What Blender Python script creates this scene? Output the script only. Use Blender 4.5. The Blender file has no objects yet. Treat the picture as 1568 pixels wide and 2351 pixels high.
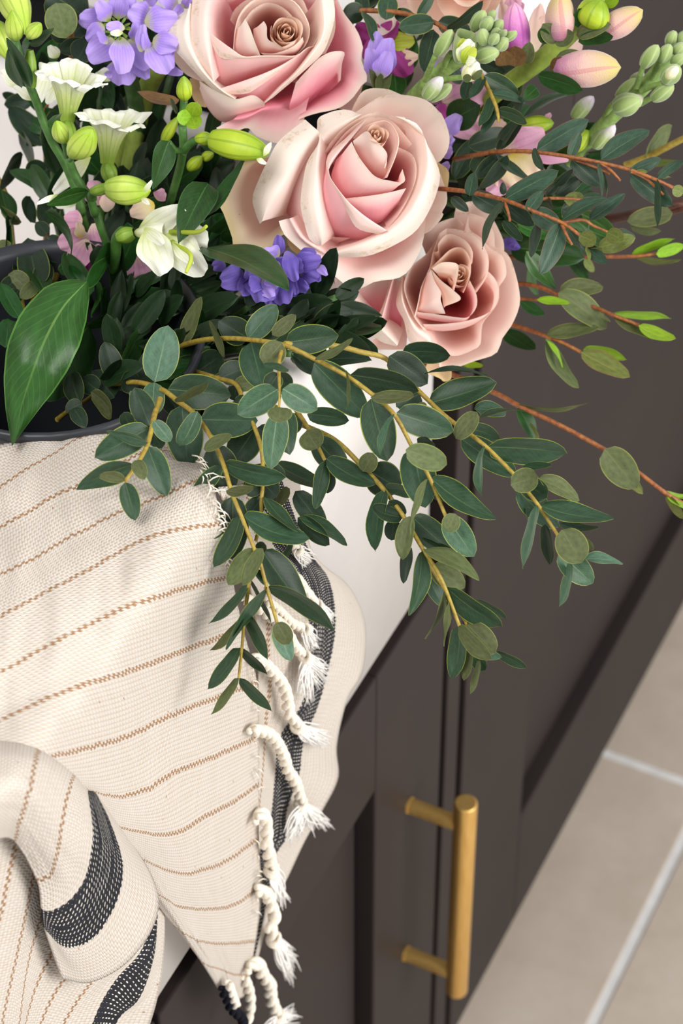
import bpy, bmesh, math, random
import numpy as np
from mathutils import Vector, Matrix, noise
random.seed(7)
rng = np.random.default_rng(11)
SC = bpy.context.scene
COL = SC.collection
# ------------------------------------------------------------------ camera
FPX, CXP, CYP = 5700.0, 784.0, 1175.5            # focal length and centre of the 1568 x 2351 frame
_vx = np.array([3900.0, 5578.0, -FPX]); _vz = -np.array([29.0, -5825.0, -FPX])
_Z = _vz / np.linalg.norm(_vz); _X = _vx - _Z * _vx.dot(_Z); _X /= np.linalg.norm(_X); _Y = np.cross(_Z, _X)
CM = np.array([_X, _Y, _Z])                      # columns: camera right / up / back in the world
CP = np.array([-0.80078, -0.35451, 1.57210])     # camera position; floor is z = 0
cam = bpy.data.cameras.new('camera'); camo = bpy.data.objects.new('camera', cam); COL.objects.link(camo)
cam.sensor_fit = 'VERTICAL'; cam.sensor_height = 36.0; cam.sensor_width = 24.0
cam.lens = FPX / 2351.0 * 36.0
cam.clip_start = 0.02
mw = Matrix.Identity(4)
for i in range(3):
    for j in range(3): mw[i][j] = CM[i][j]
    mw[i][3] = CP[i]
camo.matrix_world = mw
cam.dof.use_dof = True; cam.dof.focus_distance = 0.965; cam.dof.aperture_fstop = (cam.lens / 1000) / 0.0055
SC.camera = camo
# ------------------------------------------------------------------ world, lights, exposure
w = bpy.data.worlds.new('room_light'); SC.world = w; w.use_nodes = True
bg = w.node_tree.nodes['Background']; bg.inputs[0].default_value = (0.95, 0.97, 1.0, 1); bg.inputs[1].default_value = 0.52
def area(name, loc, target, size, power, col):
    l = bpy.data.lights.new(name, 'AREA'); l.shape = 'SQUARE'; l.size = size; l.energy = power; l.color = col
    o = bpy.data.objects.new(name, l); COL.objects.link(o); o.location = loc
    o.rotation_euler = (Vector(target) - Vector(loc)).to_track_quat('-Z', 'Y').to_euler()
    return o
_right, _up, _back = CM[:, 0], CM[:, 1], CM[:, 2]
KT = np.array([-0.20, -0.02, 0.92])
area('window_light', KT + 1.6 * np.array([-0.50, 0.16, 0.85]), KT, 0.7, 12.0, (1.0, 0.985, 0.96))
area('room_light', (-0.35, -1.9, 1.75), (0.0, 0.0, 0.75), 1.3, 39.0, (1.0, 0.985, 0.965))
SC.view_settings.view_transform = 'Standard'; SC.view_settings.look = 'None'
SC.view_settings.gamma = 1.0; SC.view_settings.use_curve_mapping = False
SC.view_settings.exposure = 0.42
# ------------------------------------------------------------------ helpers
def ray(px, py): return CM @ np.array([(px - CXP) / FPX, -(py - CYP) / FPX, -1.0])
def at(px, py, d): return CP + ray(px, py) * d
def on_y(px, py, y): r = ray(px, py); return (y - CP[1]) / r[1]
def on_z(px, py, z): r = ray(px, py); return (z - CP[2]) / r[2]
def hull(px, py, dy=0.0):
    """depth of the skin over the sink rim and down its apron, seen along one line of sight"""
    a = on_z(px, py, 0.916); b = on_y(px, py, -0.016); k = 0.012
    h = max(a, b); return h + 0.5 * k * math.exp(-abs(a - b) / k) - dy
def lin(c): return tuple(((v / 255) / 12.92 if v / 255 < 0.04045 else ((v / 255 + 0.055) / 1.055) ** 2.4) for v in c)
def rgb(c): return (*lin(c), 1.0)
def catmull(P, n):
    P = np.asarray(P, float)
    if len(P) == 2: return P[0] + (P[1] - P[0]) * np.linspace(0, 1, n)[:, None]
    Q = np.vstack([2 * P[0] - P[1], P, 2 * P[-1] - P[-2]])
    d = np.r_[0, np.cumsum(np.linalg.norm(np.diff(P, axis=0), axis=1) ** 0.7 + 1e-9)]
    out = []
    for s in np.linspace(0, d[-1], n):
        k = min(np.searchsorted(d, s, 'right') - 1, len(P) - 2); t = (s - d[k]) / (d[k + 1] - d[k])
        p0, p1, p2, p3 = Q[k], Q[k + 1], Q[k + 2], Q[k + 3]
        out.append(0.5 * ((2 * p1) + (-p0 + p2) * t + (2 * p0 - 5 * p1 + 4 * p2 - p3) * t * t + (-p0 + 3 * p1 - 3 * p2 + p3) * t ** 3))
    return np.array(out)
def link(name, me, parent=None, mats=()):
    o = bpy.data.objects.new(name, me); COL.objects.link(o)
    for m in mats: me.materials.append(m)
    if parent: o.parent = parent
    return o
def empty(name, loc, label=None, cat=None, group=None):
    o = bpy.data.objects.new(name, None); COL.objects.link(o); o.location = loc; o.empty_display_size = 0.02
    if label: o['label'] = label
    if cat: o['category'] = cat
    if group: o['group'] = group
    return o
def grid_mesh(name, G, UV=None, wrap=False, smooth=True):
    """G[nv][nu][3] -> mesh with uv"""
    nv, nu = G.shape[:2]
    me = bpy.data.meshes.new(name)
    idx = np.arange(nv * nu).reshape(nv, nu); F = []
    for j in range(nv - 1):
        for i in range(nu if wrap else nu - 1):
            i2 = (i + 1) % nu
            F.append((int(idx[j, i]), int(idx[j, i2]), int(idx[j + 1, i2]), int(idx[j + 1, i])))
    me.from_pydata([tuple(p) for p in G.reshape(-1, 3)], [], F)
    if UV is None:
        u = np.linspace(0, 1, nu); v = np.linspace(0, 1, nv); UV = np.stack(np.meshgrid(u, v), -1)
    U = UV.reshape(-1, 2); l = me.uv_layers.new(name='UVMap')
    vi = np.zeros(len(me.loops), np.int32); me.loops.foreach_get('vertex_index', vi)
    l.data.foreach_set('uv', U[vi].astype(np.float32).ravel())
    if smooth: me.polygons.foreach_set('use_smooth', np.ones(len(me.polygons), bool))
    me.update(); return me
def tube_grid(path, rad, sides=8, n=None, closed_tip=True):
    P = catmull(path, n or max(4, len(path) * 4)); m = len(P)
    R = np.interp(np.linspace(0, 1, m), np.linspace(0, 1, len(rad)), rad)
    T = np.gradient(P, axis=0); T /= np.linalg.norm(T, axis=1)[:, None] + 1e-12
    a = np.array([0.3, 0.5, 0.81]); G = []
    nrm = np.cross(T[0], a); nrm /= np.linalg.norm(nrm)
    for k in range(m):
        nrm = nrm - T[k] * nrm.dot(T[k]); nrm /= np.linalg.norm(nrm); b = np.cross(T[k], nrm)
        th = np.linspace(0, 2 * np.pi, sides, endpoint=False)
        G.append(P[k] + R[k] * (np.cos(th)[:, None] * nrm + np.sin(th)[:, None] * b))
    if closed_tip:
        G.insert(0, G[0].copy()); G.append(G[-1].copy())
        G.insert(0, np.repeat(P[:1], sides, 0)); G.append(np.repeat(P[-1:], sides, 0))
    return np.array(G)
def tube(name, path, rad, mat, parent, org, sides=8, n=None):
    me = grid_mesh(name, tube_grid(path, rad, sides, n) - org, wrap=True)
    return link(name, me, parent, [mat])
class MB:
    """collects boxes and lofts into one mesh"""
    def __init__(s): s.bm = bmesh.new()
    def box(s, x0, x1, y0, y1, z0, z1, bev=0.0, seg=2):
        r = bmesh.ops.create_cube(s.bm, size=1.0)
        bmesh.ops.scale(s.bm, vec=(x1 - x0, y1 - y0, z1 - z0), verts=r['verts'])
        bmesh.ops.translate(s.bm, vec=((x0 + x1) / 2, (y0 + y1) / 2, (z0 + z1) / 2), verts=r['verts'])
        if bev: bmesh.ops.bevel(s.bm, geom=list({e for v in r['verts'] for e in v.link_edges}), offset=bev, segments=seg, affect='EDGES', profile=0.5)
        return s
    def grid(s, G, wrap=True):
        nv, nu = G.shape[:2]; V = [[s.bm.verts.new(p) for p in row] for row in G]
        for j in range(nv - 1):
            for i in range(nu if wrap else nu - 1):
                i2 = (i + 1) % nu
                try: f = s.bm.faces.new((V[j][i], V[j][i2], V[j + 1][i2], V[j + 1][i])); f.smooth = True
                except ValueError: pass
        return s
    def build(s, name, mat, parent=None, org=(0, 0, 0), kind=None):
        me = bpy.data.meshes.new(name); bmesh.ops.translate(s.bm, vec=-Vector(org), verts=s.bm.verts)
        bmesh.ops.remove_doubles(s.bm, verts=s.bm.verts, dist=1e-6)
        s.bm.to_mesh(me); s.bm.free(); o = link(name, me, parent, [mat])
        if kind: o['kind'] = kind
        return o
# ------------------------------------------------------------------ materials
class NT:
    def __init__(s, name):
        s.m = bpy.data.materials.new(name); s.m.use_nodes = True; s.t = s.m.node_tree; s.b = s.t.nodes['Principled BSDF']
    def n(s, typ, **kw):
        o = s.t.nodes.new(typ)
        for k, v in kw.items(): setattr(o, k, v)
        return o
    def l(s, a, b): s.t.links.new(a, b)
    def val(s, x, sock):
        if hasattr(x, 'default_value') or hasattr(x, 'is_linked'): s.l(x, sock)
        else: sock.default_value = x
    def math(s, op, a, b=None, c=None, clamp=False):
        o = s.n('ShaderNodeMath', operation=op); o.use_clamp = clamp
        s.val(a, o.inputs[0])
        if b is not None: s.val(b, o.inputs[1])
        if c is not None: s.val(c, o.inputs[2])
        return o.outputs[0]
    def mix(s, f, a, b):
        o = s.n('ShaderNodeMix', data_type='RGBA'); s.val(f, o.inputs['Factor']); s.val(a, o.inputs[6]); s.val(b, o.inputs[7]); return o.outputs[2]
    def ramp(s, f, stops, interp='LINEAR'):
        o = s.n('ShaderNodeValToRGB'); o.color_ramp.interpolation = interp; e = o.color_ramp.elements
        while len(e) < len(stops): e.new(0.5)
        for k, (p, c) in enumerate(stops): e[k].position = p; e[k].color = c
        s.l(f, o.inputs[0]); return o.outputs[0]
    def noise(s, scale, detail=3, vec=None, rough=0.55):
        o = s.n('ShaderNodeTexNoise'); o.inputs['Scale'].default_value = scale; o.inputs['Detail'].default_value = detail; o.inputs['Roughness'].default_value = rough
        if vec is not None: s.l(vec, o.inputs['Vector'])
        return o.outputs['Fac']
    def uv(s):
        o = s.n('ShaderNodeUVMap'); x = s.n('ShaderNodeSeparateXYZ'); s.l(o.outputs[0], x.inputs[0]); return o.outputs[0], x.outputs[0], x.outputs[1]
    def obj(s): return s.n('ShaderNodeTexCoord').outputs['Object']
    def rand(s): return s.n('ShaderNodeObjectInfo').outputs['Random']
    def bump(s, h, strength=0.3, dist=0.001):
        o = s.n('ShaderNodeBump'); o.inputs['Strength'].default_value = strength; o.inputs['Distance'].default_value = dist
        s.l(h, o.inputs['Height']); s.l(o.outputs[0], s.b.inputs['Normal'])
    def set(s, **kw):
        for k, v in kw.items(): s.val(v, s.b.inputs[k.replace('_', ' ')])
    def translucent(s, col, fac):
        tr = s.n('ShaderNodeBsdfTranslucent'); s.val(col, tr.inputs[0]); mx = s.n('ShaderNodeMixShader'); mx.inputs[0].default_value = fac
        out = s.t.nodes['Material Output']; s.l(s.b.outputs[0], mx.inputs[1]); s.l(tr.outputs[0], mx.inputs[2]); s.l(mx.outputs[0], out.inputs[0])
def plain(name, c, rough=0.5, metal=0.0, var=0.04, scale=60, bump=0.0, spec=0.5):
    m = NT(name); n = m.noise(scale, 3, m.obj())
    c1 = tuple(min(255, v * (1 + var)) for v in c); c0 = tuple(v * (1 - var) for v in c)
    m.set(Base_Color=m.ramp(n, [(0.3, rgb(c0)), (0.7, rgb(c1))]), Roughness=rough, Metallic=metal, Specular_IOR_Level=spec)
    if bump: m.bump(n, bump, 0.0005)
    return m.m
# ================================================================== setting
M_cab = NT('cabinet_paint'); _n = M_cab.noise(9, 2, M_cab.obj())
M_cab.set(Base_Color=M_cab.ramp(_n, [(0.3, rgb((43, 36, 35))), (0.7, rgb((47, 40, 38)))]), Roughness=0.48, Specular_IOR_Level=0.11); M_cab = M_cab.m
M_gap = plain('cabinet_gap_shade', (22, 21, 25), 0.9)  # near-black stands in for shade inside door gaps and grooves
M_cer = plain('white_ceramic', (236, 230, 226), 0.18, var=0.008)
M_top = plain('white_worktop', (232, 228, 224), 0.35, var=0.02, scale=25)
M_wall = plain('wall_paint', (150, 142, 138), 0.8, var=0.03, scale=8)
M_brass = NT('brushed_brass'); _c = M_brass.n('ShaderNodeMapping'); _c.inputs['Scale'].default_value = (900, 900, 60); M_brass.l(M_brass.obj(), _c.inputs[0])
_n = M_brass.noise(1, 3, _c.outputs[0]); M_brass.set(Base_Color=M_brass.ramp(_n, [(0.2, rgb((214, 168, 92))), (0.8, rgb((240, 200, 124)))]), Metallic=1.0, Roughness=0.45); M_brass.bump(_n, 0.12, 0.0004); M_brass = M_brass.m
M_tile = NT('stone_tile'); _a = M_tile.noise(5, 5, M_tile.obj(), 0.6); _b = M_tile.noise(28, 5, M_tile.obj(), 0.65)
_s = M_tile.math('ADD', M_tile.math('MULTIPLY', _a, 0.65), M_tile.math('MULTIPLY', _b, 0.35))
M_tile.set(Base_Color=M_tile.ramp(_s, [(0.28, rgb((178, 162, 145))), (0.5, rgb((195, 180, 164))), (0.72, rgb((208, 196, 182)))]), Roughness=0.55); M_tile = M_tile.m
M_grout = plain('floor_grout', (222, 219, 216), 0.9)
FZ = 0.486                       # old origin height above floor
floor = MB().box(-1.6, 2.6, -1.6, 0.75, -0.06, -0.0012).build('floor', M_grout, kind='structure')
# floor tiles: courses run along x, laid half-bond
TW, TL, GR = 0.305, 0.60, 0.008
ty0 = -0.053
me_tile = None; n_t = 0
for row in range(-2, 3):
    yb = ty0 + row * TW            # row 0 spans ty0..ty0+TW (under the cabinet), row -1 is nearer the room
    off = 0.480 if row % 2 == 0 else 0.3245 - 0.148
    for k in range(-2, 3):
        xa = off + k * TL
        if me_tile is None:
            t = MB().box(GR / 2, TL - GR / 2, GR / 2, TW - GR / 2, -0.006, 0.0, 0.0008).build('tile', M_tile, floor); me_tile = t.data
        else:
            t = bpy.data.objects.new('tile', me_tile); COL.objects.link(t); t.parent = floor
        t.location = (xa, yb, random.uniform(0, 0.0006)); n_t += 1
wall = MB().box(-1.6, 2.6, 0.64, 0.72, 0, 1.6).build('wall_back', M_wall, kind='structure')
# --- base cabinet under the sink
cab = empty('sink_cabinet', (-0.27, 0.3, 0), 'dark charcoal shaker base cabinet carrying the white sink', 'cabinet')
og = (-0.27, 0.3, 0)
MB().box(-0.60, 0.0488, 0.022, 0.60, 0.15, 0.645).build('carcass', M_gap, cab, og)
MB().box(-0.60, 0.0488, 0.045, 0.06, 0.0, 0.15).build('plinth', M_cab, cab, og)
def shaker(parent, org, x0, x1, z0, z1, st, rail, name='door'):
    """shaker door: four frame members, recessed panel and a groove added around it for a dark shade line"""
    d = MB(); t = 0.022
    d.box(x0, x0 + st, 0, t, z0, z1, 0.0012); d.box(x1 - st, x1, 0, t, z0, z1, 0.0012)
    d.box(x0 + st, x1 - st, 0, t, z0, z0 + rail, 0.0012); d.box(x0 + st, x1 - st, 0, t, z1 - rail, z1, 0.0012)
    g = 0.006
    o = d.build(name, M_cab, parent, org)
    MB().box(x0 + st + g, x1 - st - g, 0.0095, t - 0.0005, z0 + rail + g, z1 - rail - g, 0.0008).build('panel', M_cab, o)
    o.children[0].location = (0, 0, 0); p = o.children[0]
    for v in p.data.vertices: v.co -= Vector(org)
    MB().box(x0 + 0.01, x1 - 0.01, 0.0205, 0.0215, z0 + 0.01, z1 - 0.01).build('groove_shade', M_gap, o, org)  # added near-black sheet, paints the groove bottom as shade
    return o
dr = shaker(cab, og, -0.268, 0.0440, 0.15, 0.6375, 0.087, 0.090)
dl = shaker(cab, og, -0.590, -0.272, 0.15, 0.6385, 0.087, 0.090)
def bar_handle(door, org, x, zt, zb, zp, zq):
    """T-bar pull on two posts"""
    bm = bmesh.new(); bmesh.ops.create_cone(bm, cap_ends=True, segments=36, radius1=0.0066, radius2=0.0066, depth=zt - zb)
    rim = [e for e in bm.edges if abs(e.verts[0].co.z - e.verts[1].co.z) < 1e-6]
    bmesh.ops.bevel(bm, geom=rim, offset=0.0011, segments=3, affect='EDGES', profile=0.5)
    for f in bm.faces: f.smooth = len(f.verts) < 8
    bmesh.ops.translate(bm, vec=Vector((x, -0.034, (zt + zb) / 2)) - Vector(org), verts=bm.verts)
    me = bpy.data.meshes.new('handle'); bm.to_mesh(me); bm.free(); bar = link('handle', me, door, [M_brass])
    for z in (zp, zq):
        tube('post', [(x, 0.0006, z), (x, -0.030, z)], [0.0047] * 3, M_brass, bar, np.array(org), 16, 4)
        tube('collar', [(x, 0.0006, z), (x, -0.0012, z)], [0.0051, 0.0050], M_brass, bar, np.array(org), 16, 3)
    return bar
bar_handle(dr, og, 0.001, 0.5065, 0.3290, 0.4860, 0.3460)
# --- filler and neighbouring cabinet
cab2 = empty('base_cabinet', (0.37, 0.3, 0), 'dark charcoal shaker base cabinet right of the sink under the worktop', 'cabinet')
og2 = (0.37, 0.3, 0)
MB().box(0.0498, 0.69, 0.0225, 0.60, 0.15, 0.930).build('carcass', M_gap, cab2, og2)
MB().box(0.0520, 0.0704, 0.0005, 0.30, 0.15, 0.930, 0.001).build('filler_strip', M_cab, cab2, og2)
MB().box(0.0498, 0.69, 0.045, 0.06, 0.0, 0.15).build('plinth', M_cab, cab2, og2)
shaker(cab2, og2, 0.0778, 0.676, 0.15, 0.926, 0.108, 0.118)
# --- butler sink
sink = empty('butler_sink', (-0.276, 0.2, 0.655), 'white ceramic butler sink with plain apron front above the dark door', 'sink')
so = (-0.276, 0.2, 0.655)
bm = bmesh.new()
x0, x1, y0, y1, z0, z1, wt = -0.575, 0.023, -0.001, 0.46, 0.6545, 0.906, 0.024
def rr(xa, xb, ya, yb, r, z, n=5):
    pts = []
    for cx, cy, a0 in ((xb - r, yb - r, 0), (xa + r, yb - r, 90), (xa + r, ya + r, 180), (xb - r, ya + r, 270)):
        for k in range(n + 1):
            a = math.radians(a0 + 90 * k / n); pts.append((cx + r * math.cos(a), cy + r * math.sin(a), z))
    return np.array(pts)
rows = [rr(x0, x1, y0, y1, .010, z0), rr(x0, x1, y0, y1, .010, z1 - .008), rr(x0 + .002, x1 - .002, y0 + .002, y1 - .002, .010, z1 - .002), rr(x0 + .008, x1 - .008, y0 + .008, y1 - .008, .010, z1),
        rr(x0 + wt - .006, x1 - wt + .006, y0 + wt - .006, y1 - wt + .006, .02, z1), rr(x0 + wt, x1 - wt, y0 + wt, y1 - wt, .022, z1 - .006), rr(x0 + wt + .004, x1 - wt - .004, y0 + wt + .004, y1 - wt - .004, .028, z0 + .055),
        rr(x0 + wt + .02, x1 - wt - .02, y0 + wt + .02, y1 - wt - .02, .03, z0 + .032), rr(x0 + .2, x1 - .2, y0 + .18, y1 - .18, .03, z0 + .028)]
mb = MB(); mb.bm.free(); mb.bm = bm; mb.grid(np.array(rows))
bm.faces.new([v for v in bm.verts][-24:]); bm.faces.new([v for v in bm.verts][:24][::-1])
mb.build('basin', M_cer, sink, so)
tube('drain', [(-0.276, 0.23, 0.683), (-0.276, 0.23, 0.6865)], [0.04, 0.04], plain('steel', (150, 150, 152), 0.3, 1.0), sink, np.array(so), 24, 3)
# --- worktop right of the sink
wk = MB().box(0.034, 1.3, -0.010, 0.639, 0.932, 0.962, 0.003).build('worktop', M_top, None)
wk['label'] = 'white stone worktop slab behind the flowers right of the sink'; wk['category'] = 'worktop'
# ================================================================== towel
def towel_mat(name, stripes, band=None, row_mm=16.0, every=False, width=0.048, base=((205, 199, 191), (189, 179, 163))):
    m = NT(name); uvv, u, v = m.uv()
    k = 2 * math.pi / 1.12
    jit = m.noise(0.09, 2, uvv); 
    su = m.math('SINE', m.math('MULTIPLY', u, k)); tv = m.math('MULTIPLY', v, row_mm * k); sv = m.math('SINE', tv)
    s2 = m.math('SINE', m.math('MULTIPLY', u, k / 2)); s3 = m.math('SINE', m.math('MULTIPLY', v, row_mm * k / 2))
    weave = m.math('MULTIPLY', s2, s3)                                    # over / under
    hgt = m.math('ADD', m.math('MULTIPLY', m.math('ABSOLUTE', s2), 0.5), m.math('ADD', m.math('MULTIPLY', m.math('ABSOLUTE', s3), 0.5), m.math('MULTIPLY', weave, 0.5)))
    vec = m.n('ShaderNodeCombineXYZ'); m.l(m.math('MULTIPLY', u, 0.35), vec.inputs[0]); m.l(m.math('MULTIPLY', v, row_mm * 0.06), vec.inputs[1])
    slub = m.noise(1.0, 4, vec.outputs[0], 0.6)
    vec2 = m.n('ShaderNodeCombineXYZ'); m.l(m.math('MULTIPLY', u, 0.03), vec2.inputs[0]); m.l(m.math('MULTIPLY', v, row_mm * 0.9), vec2.inputs[1])
    slub2 = m.noise(1.0, 3, vec2.outputs[0], 0.6)
    hole = m.math('SUBTRACT', 1.0, m.math('MULTIPLY', m.math('ABSOLUTE', s2), m.math('ABSOLUTE', s3)), clamp=True)
    hole = m.math('MULTIPLY', m.math('POWER', hole, 3.0), m.math('ADD', m.math('MULTIPLY', slub, 0.9), m.math('MULTIPLY', slub2, 0.25)))
    col = m.mix(m.math('MULTIPLY', hole, 1.15, clamp=True), rgb(base[0]), rgb((186, 156, 124)))
    col = m.mix(m.math('MULTIPLY', m.math('SUBTRACT', slub2, 0.45, clamp=True), 1.2, clamp=True), col, rgb(base[1]))
    # fleck seeds
    vec3 = m.n('ShaderNodeCombineXYZ'); m.l(m.math('MULTIPLY', u, 0.12), vec3.inputs[0]); m.l(m.math('MULTIPLY', v, row_mm * 0.12), vec3.inputs[1])
    vo = m.n('ShaderNodeTexVoronoi', feature='F1'); m.l(vec3.outputs[0], vo.inputs['Vector']); vo.inputs['Scale'].default_value = 1.0
    sp = m.math('LESS_THAN', vo.outputs['Distance'], 0.045)
    col = m.mix(m.math('MULTIPLY', sp, 0.8), col, rgb((140, 104, 70)))
    zig = m.math('MULTIPLY', m.math('SIGN', m.math('SINE', m.math('MULTIPLY', u, k / 2.6))), width * 0.42)
    wob = m.math('MULTIPLY', m.math('SUBTRACT', m.noise(0.16, 2, uvv), 0.5), 0.10)
    vz = m.math('ADD', m.math('ADD', v, zig), wob)
    if every:
        d = m.math('ABSOLUTE', m.math('SUBTRACT', vz, m.math('ROUND', vz)))
        mask = m.math('MULTIPLY', m.math('LESS_THAN', d, width * 0.55), m.math('GREATER_THAN', v, 0.5))
    else:
        mask = None
        for s in stripes:
            q = m.math('LESS_THAN', m.math('ABSOLUTE', m.math('SUBTRACT', vz, s)), width * 0.5)
            mask = q if mask is None else m.math('MAXIMUM', mask, q)
    if mask is not None:
        col = m.mix(m.math('MULTIPLY', mask, 0.88), col, rgb((146, 106, 68)))
    if band:
        wb = m.math('MULTIPLY', zig, 0.25 / max(width, 0.01) * 0.1)
        vb = m.math('ADD', v, wb)
        inb = m.math('MULTIPLY', m.math('GREATER_THAN', vb, band[0]), m.math('LESS_THAN', vb, band[1]))
        fl = m.math('GREATER_THAN', m.math('MULTIPLY', s2, m.math('ABSOLUTE', s3)), m.math('ADD', 0.74, m.math('MULTIPLY', m.math('SUBTRACT', slub2, 0.5), 2.2)))
        blk = m.mix(fl, m.mix(slub, rgb((24, 25, 29)), rgb((52, 52, 57))), rgb((224, 216, 202)))
        col = m.mix(inb, col, blk)
    m.set(Base_Color=col, Roughness=0.9, Specular_IOR_Level=0.12)
    m.bump(hgt, 0.55, 0.0006)
    return m.m
def cloth(name, rows, mat, parent, org, dfun, nu=70, sub=9, wr=0.0016, wrs=(7, 1.4), seed=0.0, row_mm=16.0):
    R = []
    for r in rows:
        r = [(p[0], p[1], p[2] if len(p) > 2 else 0.0) for p in r]
        R.append(catmull(r, nu))
    R = np.array(R); nr = len(R); nv = (nr - 1) * sub + 1
    Q = np.array([catmull(R[:, i], nv) if nr > 2 else None for i in range(nu)]).transpose(1, 0, 2)
    # catmull() walks by distance: re-sample so that row k sits at k
    V = np.linspace(0, nr - 1, nv); Q2 = np.zeros_like(Q)
    for i in range(nu):
        P = R[:, i]; E = np.vstack([2 * P[0] - P[1], P, 2 * P[-1] - P[-2]])
        for j, s in enumerate(V):
            k = min(int(s), nr - 2); t = s - k; p0, p1, p2, p3 = E[k:k + 4]
            Q2[j, i] = 0.5 * (2 * p1 + (p2 - p0) * t + (2 * p0 - 5 * p1 + 4 * p2 - p3) * t * t + (3 * p1 - p0 - 3 * p2 + p3) * t ** 3)
    G = np.zeros((nv, nu, 3)); 
    for j in range(nv):
        for i in range(nu):
            px, py, dz = Q2[j, i]; u = i / (nu - 1)
            n = noise.noise(Vector((u * wrs[0] + seed, V[j] * wrs[1] * 0.5, seed))) + 0.5 * noise.noise(Vector((u * wrs[0] * 2.3, V[j] * wrs[1], seed + 5)))
            G[j, i] = at(px, py, dfun(px, py, u, V[j]) + dz / 1000 + n * wr)
    L = np.linalg.norm(np.diff(G, axis=1), axis=2); U = np.concatenate([np.zeros((nv, 1)), np.cumsum(L, axis=1)], 1) * 1000
    U = U - U[:, -1:] + 400
    UV = np.stack([U, np.repeat(V[:, None], nu, 1)], -1)
    o = link(name, grid_mesh(name, G - org, UV), parent, [mat])
    s = o.modifiers.new('thickness', 'SOLIDIFY'); s.thickness = 0.0011; s.offset = 0.0
    return o
torg = at(300, 1500, 0.95); torg[2] = 0.90
towel = empty('tea_towel', torg, 'cream woven tea towel with brown pinstripes, black bands and knotted fringe over the sink rim', 'towel')
M_tA = towel_mat('towel_weave', [], every=True, row_mm=15.0)
M_tB = towel_mat('towel_weave_curl', [0, 1], band=(2, 3), row_mm=14.0, width=0.10)
M_tD = towel_mat('towel_weave_under', [1, 2, 3, 4, 5, 6], band=(7, 8), row_mm=8.0, width=0.085)
M_tE = towel_mat('towel_weave_back', [1], band=(2, 3), row_mm=14.0, width=0.09)
A = [
 [(-50, 1034, 5), (0, 1022, 4), (100, 1004, 4), (191, 992, 5), (262, 985, 8), (360, 1000, 14), (450, 1020, 22)],
 [(-50, 1150), (0, 1121), (61, 1079), (126, 1042), (191, 1004, 1), (262, 1000, 5), (352, 1024, 10), (452, 1042, 16)],
 [(-50, 1238), (0, 1213), (61, 1180), (119, 1144), (176, 1117), (291, 1058), (352, 1036, 6), (462, 1052, 18)],
 [(-50, 1350), (0, 1322), (77, 1285), (153, 1239), (214, 1209), (287, 1174), (383, 1138), (444, 1109), (484, 1092, 6)],
 [(-50, 1444), (0, 1417), (96, 1366), (191, 1316), (268, 1274), (325, 1243), (383, 1224), (459, 1209), (506, 1200)],
 [(-50, 1572), (0, 1545), (96, 1492), (191, 1442), (287, 1396), (383, 1362), (459, 1339), (530, 1322)],
 [(-50, 1678), (0, 1656), (96, 1611), (191, 1572), (287, 1542), (383, 1507), (459, 1477), (556, 1444)],
 [(-50, 1762), (20, 1752), (119, 1735), (191, 1718), (287, 1691), (383, 1645), (459, 1614), (536, 1586), (588, 1566)],
 [(120, 1800, 14), (160, 1806, 8), (207, 1815), (249, 1826), (287, 1826), (344, 1807), (402, 1769), (459, 1749), (517, 1723), (592, 1690)],
 [(180, 1868, 14), (216, 1880, 8), (260, 1895), (306, 1906), (367, 1916), (421, 1903), (478, 1868), (536, 1838), (592, 1800)],
 [(250, 1944, 14), (286, 1956, 8), (325, 1971), (364, 1991), (413, 2004), (459, 1998), (517, 1975), (592, 1925)],
 [(320, 2024, 12), (371, 2056), (406, 2079), (478, 2086), (536, 2075), (597, 2036)],
 [(395, 2118, 10), (432, 2148), (471, 2163), (528, 2165), (584, 2160)],
 [(452, 2190, 8), (471, 2212), (509, 2226), (536, 2236), (570, 2236)],
 [(488, 2244, 6), (505, 2272), (528, 2290), (545, 2293), (560, 2286)]]
def dA(px, py, u, v):
    d = hull(px, py, 0.012)
    d -= 0.009 * max(0, math.sin(min(1, max(0, (v - 2.2) / 3.6)) * math.pi)) * (1 - 0.4 * u)        # bulge along the fourth stripe
    d += 0.010 * max(0, (v - 12)) / 2
    return d
cloth('front_fold', A, M_tA, towel, torg, dA, 84, 9, 0.0030, (6, 1.3), 2.3)
B = [
 [(-60, 1690, 30), (-60, 1720, 6), (-60, 1800), (-60, 1880), (-60, 1960)],
 [(-10, 1696, 26), (-12, 1712, 4), (-14, 1780), (-20, 1860), (-20, 1930)],
 [(84, 1716, 24), (84, 1730, 4), (70, 1790), (48, 1870), (32, 1928)],
 [(170, 1778, 24), (164, 1788, 4), (142, 1870), (131, 1950), (116, 2003), (84, 2020)],
 [(202, 1812, 20), (199, 1824, 4), (207, 1880), (209, 1930), (194, 2010), (160, 2062), (118, 2088), (95, 2086)],
 [(212, 1808, 24), (222, 1830, 8), (252, 1893), (279, 1985), (264, 2070), (214, 2150), (150, 2173), (102, 2132)],
 [(260, 1870, 30), (300, 1935, 20), (345, 2010, 8), (362, 2075, 2), (340, 2145), (282, 2215), (205, 2254), (142, 2246)]]
def dB(px, py, u, v):
    d = hull(px, py, 0.012) if px > 60 else hull(px, py, 0.014)
    return d - 0.022 * math.sin(math.pi * min(1, max(0, u))) - 0.004
M_tB = towel_mat('towel_weave_roll', [2, 3], band=(4, 5), row_mm=14.0, width=0.065)
cloth('rolled_fold', B, M_tB, towel, torg, dB, 70, 9, 0.0012, (5, 1.2), 7.7)
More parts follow.
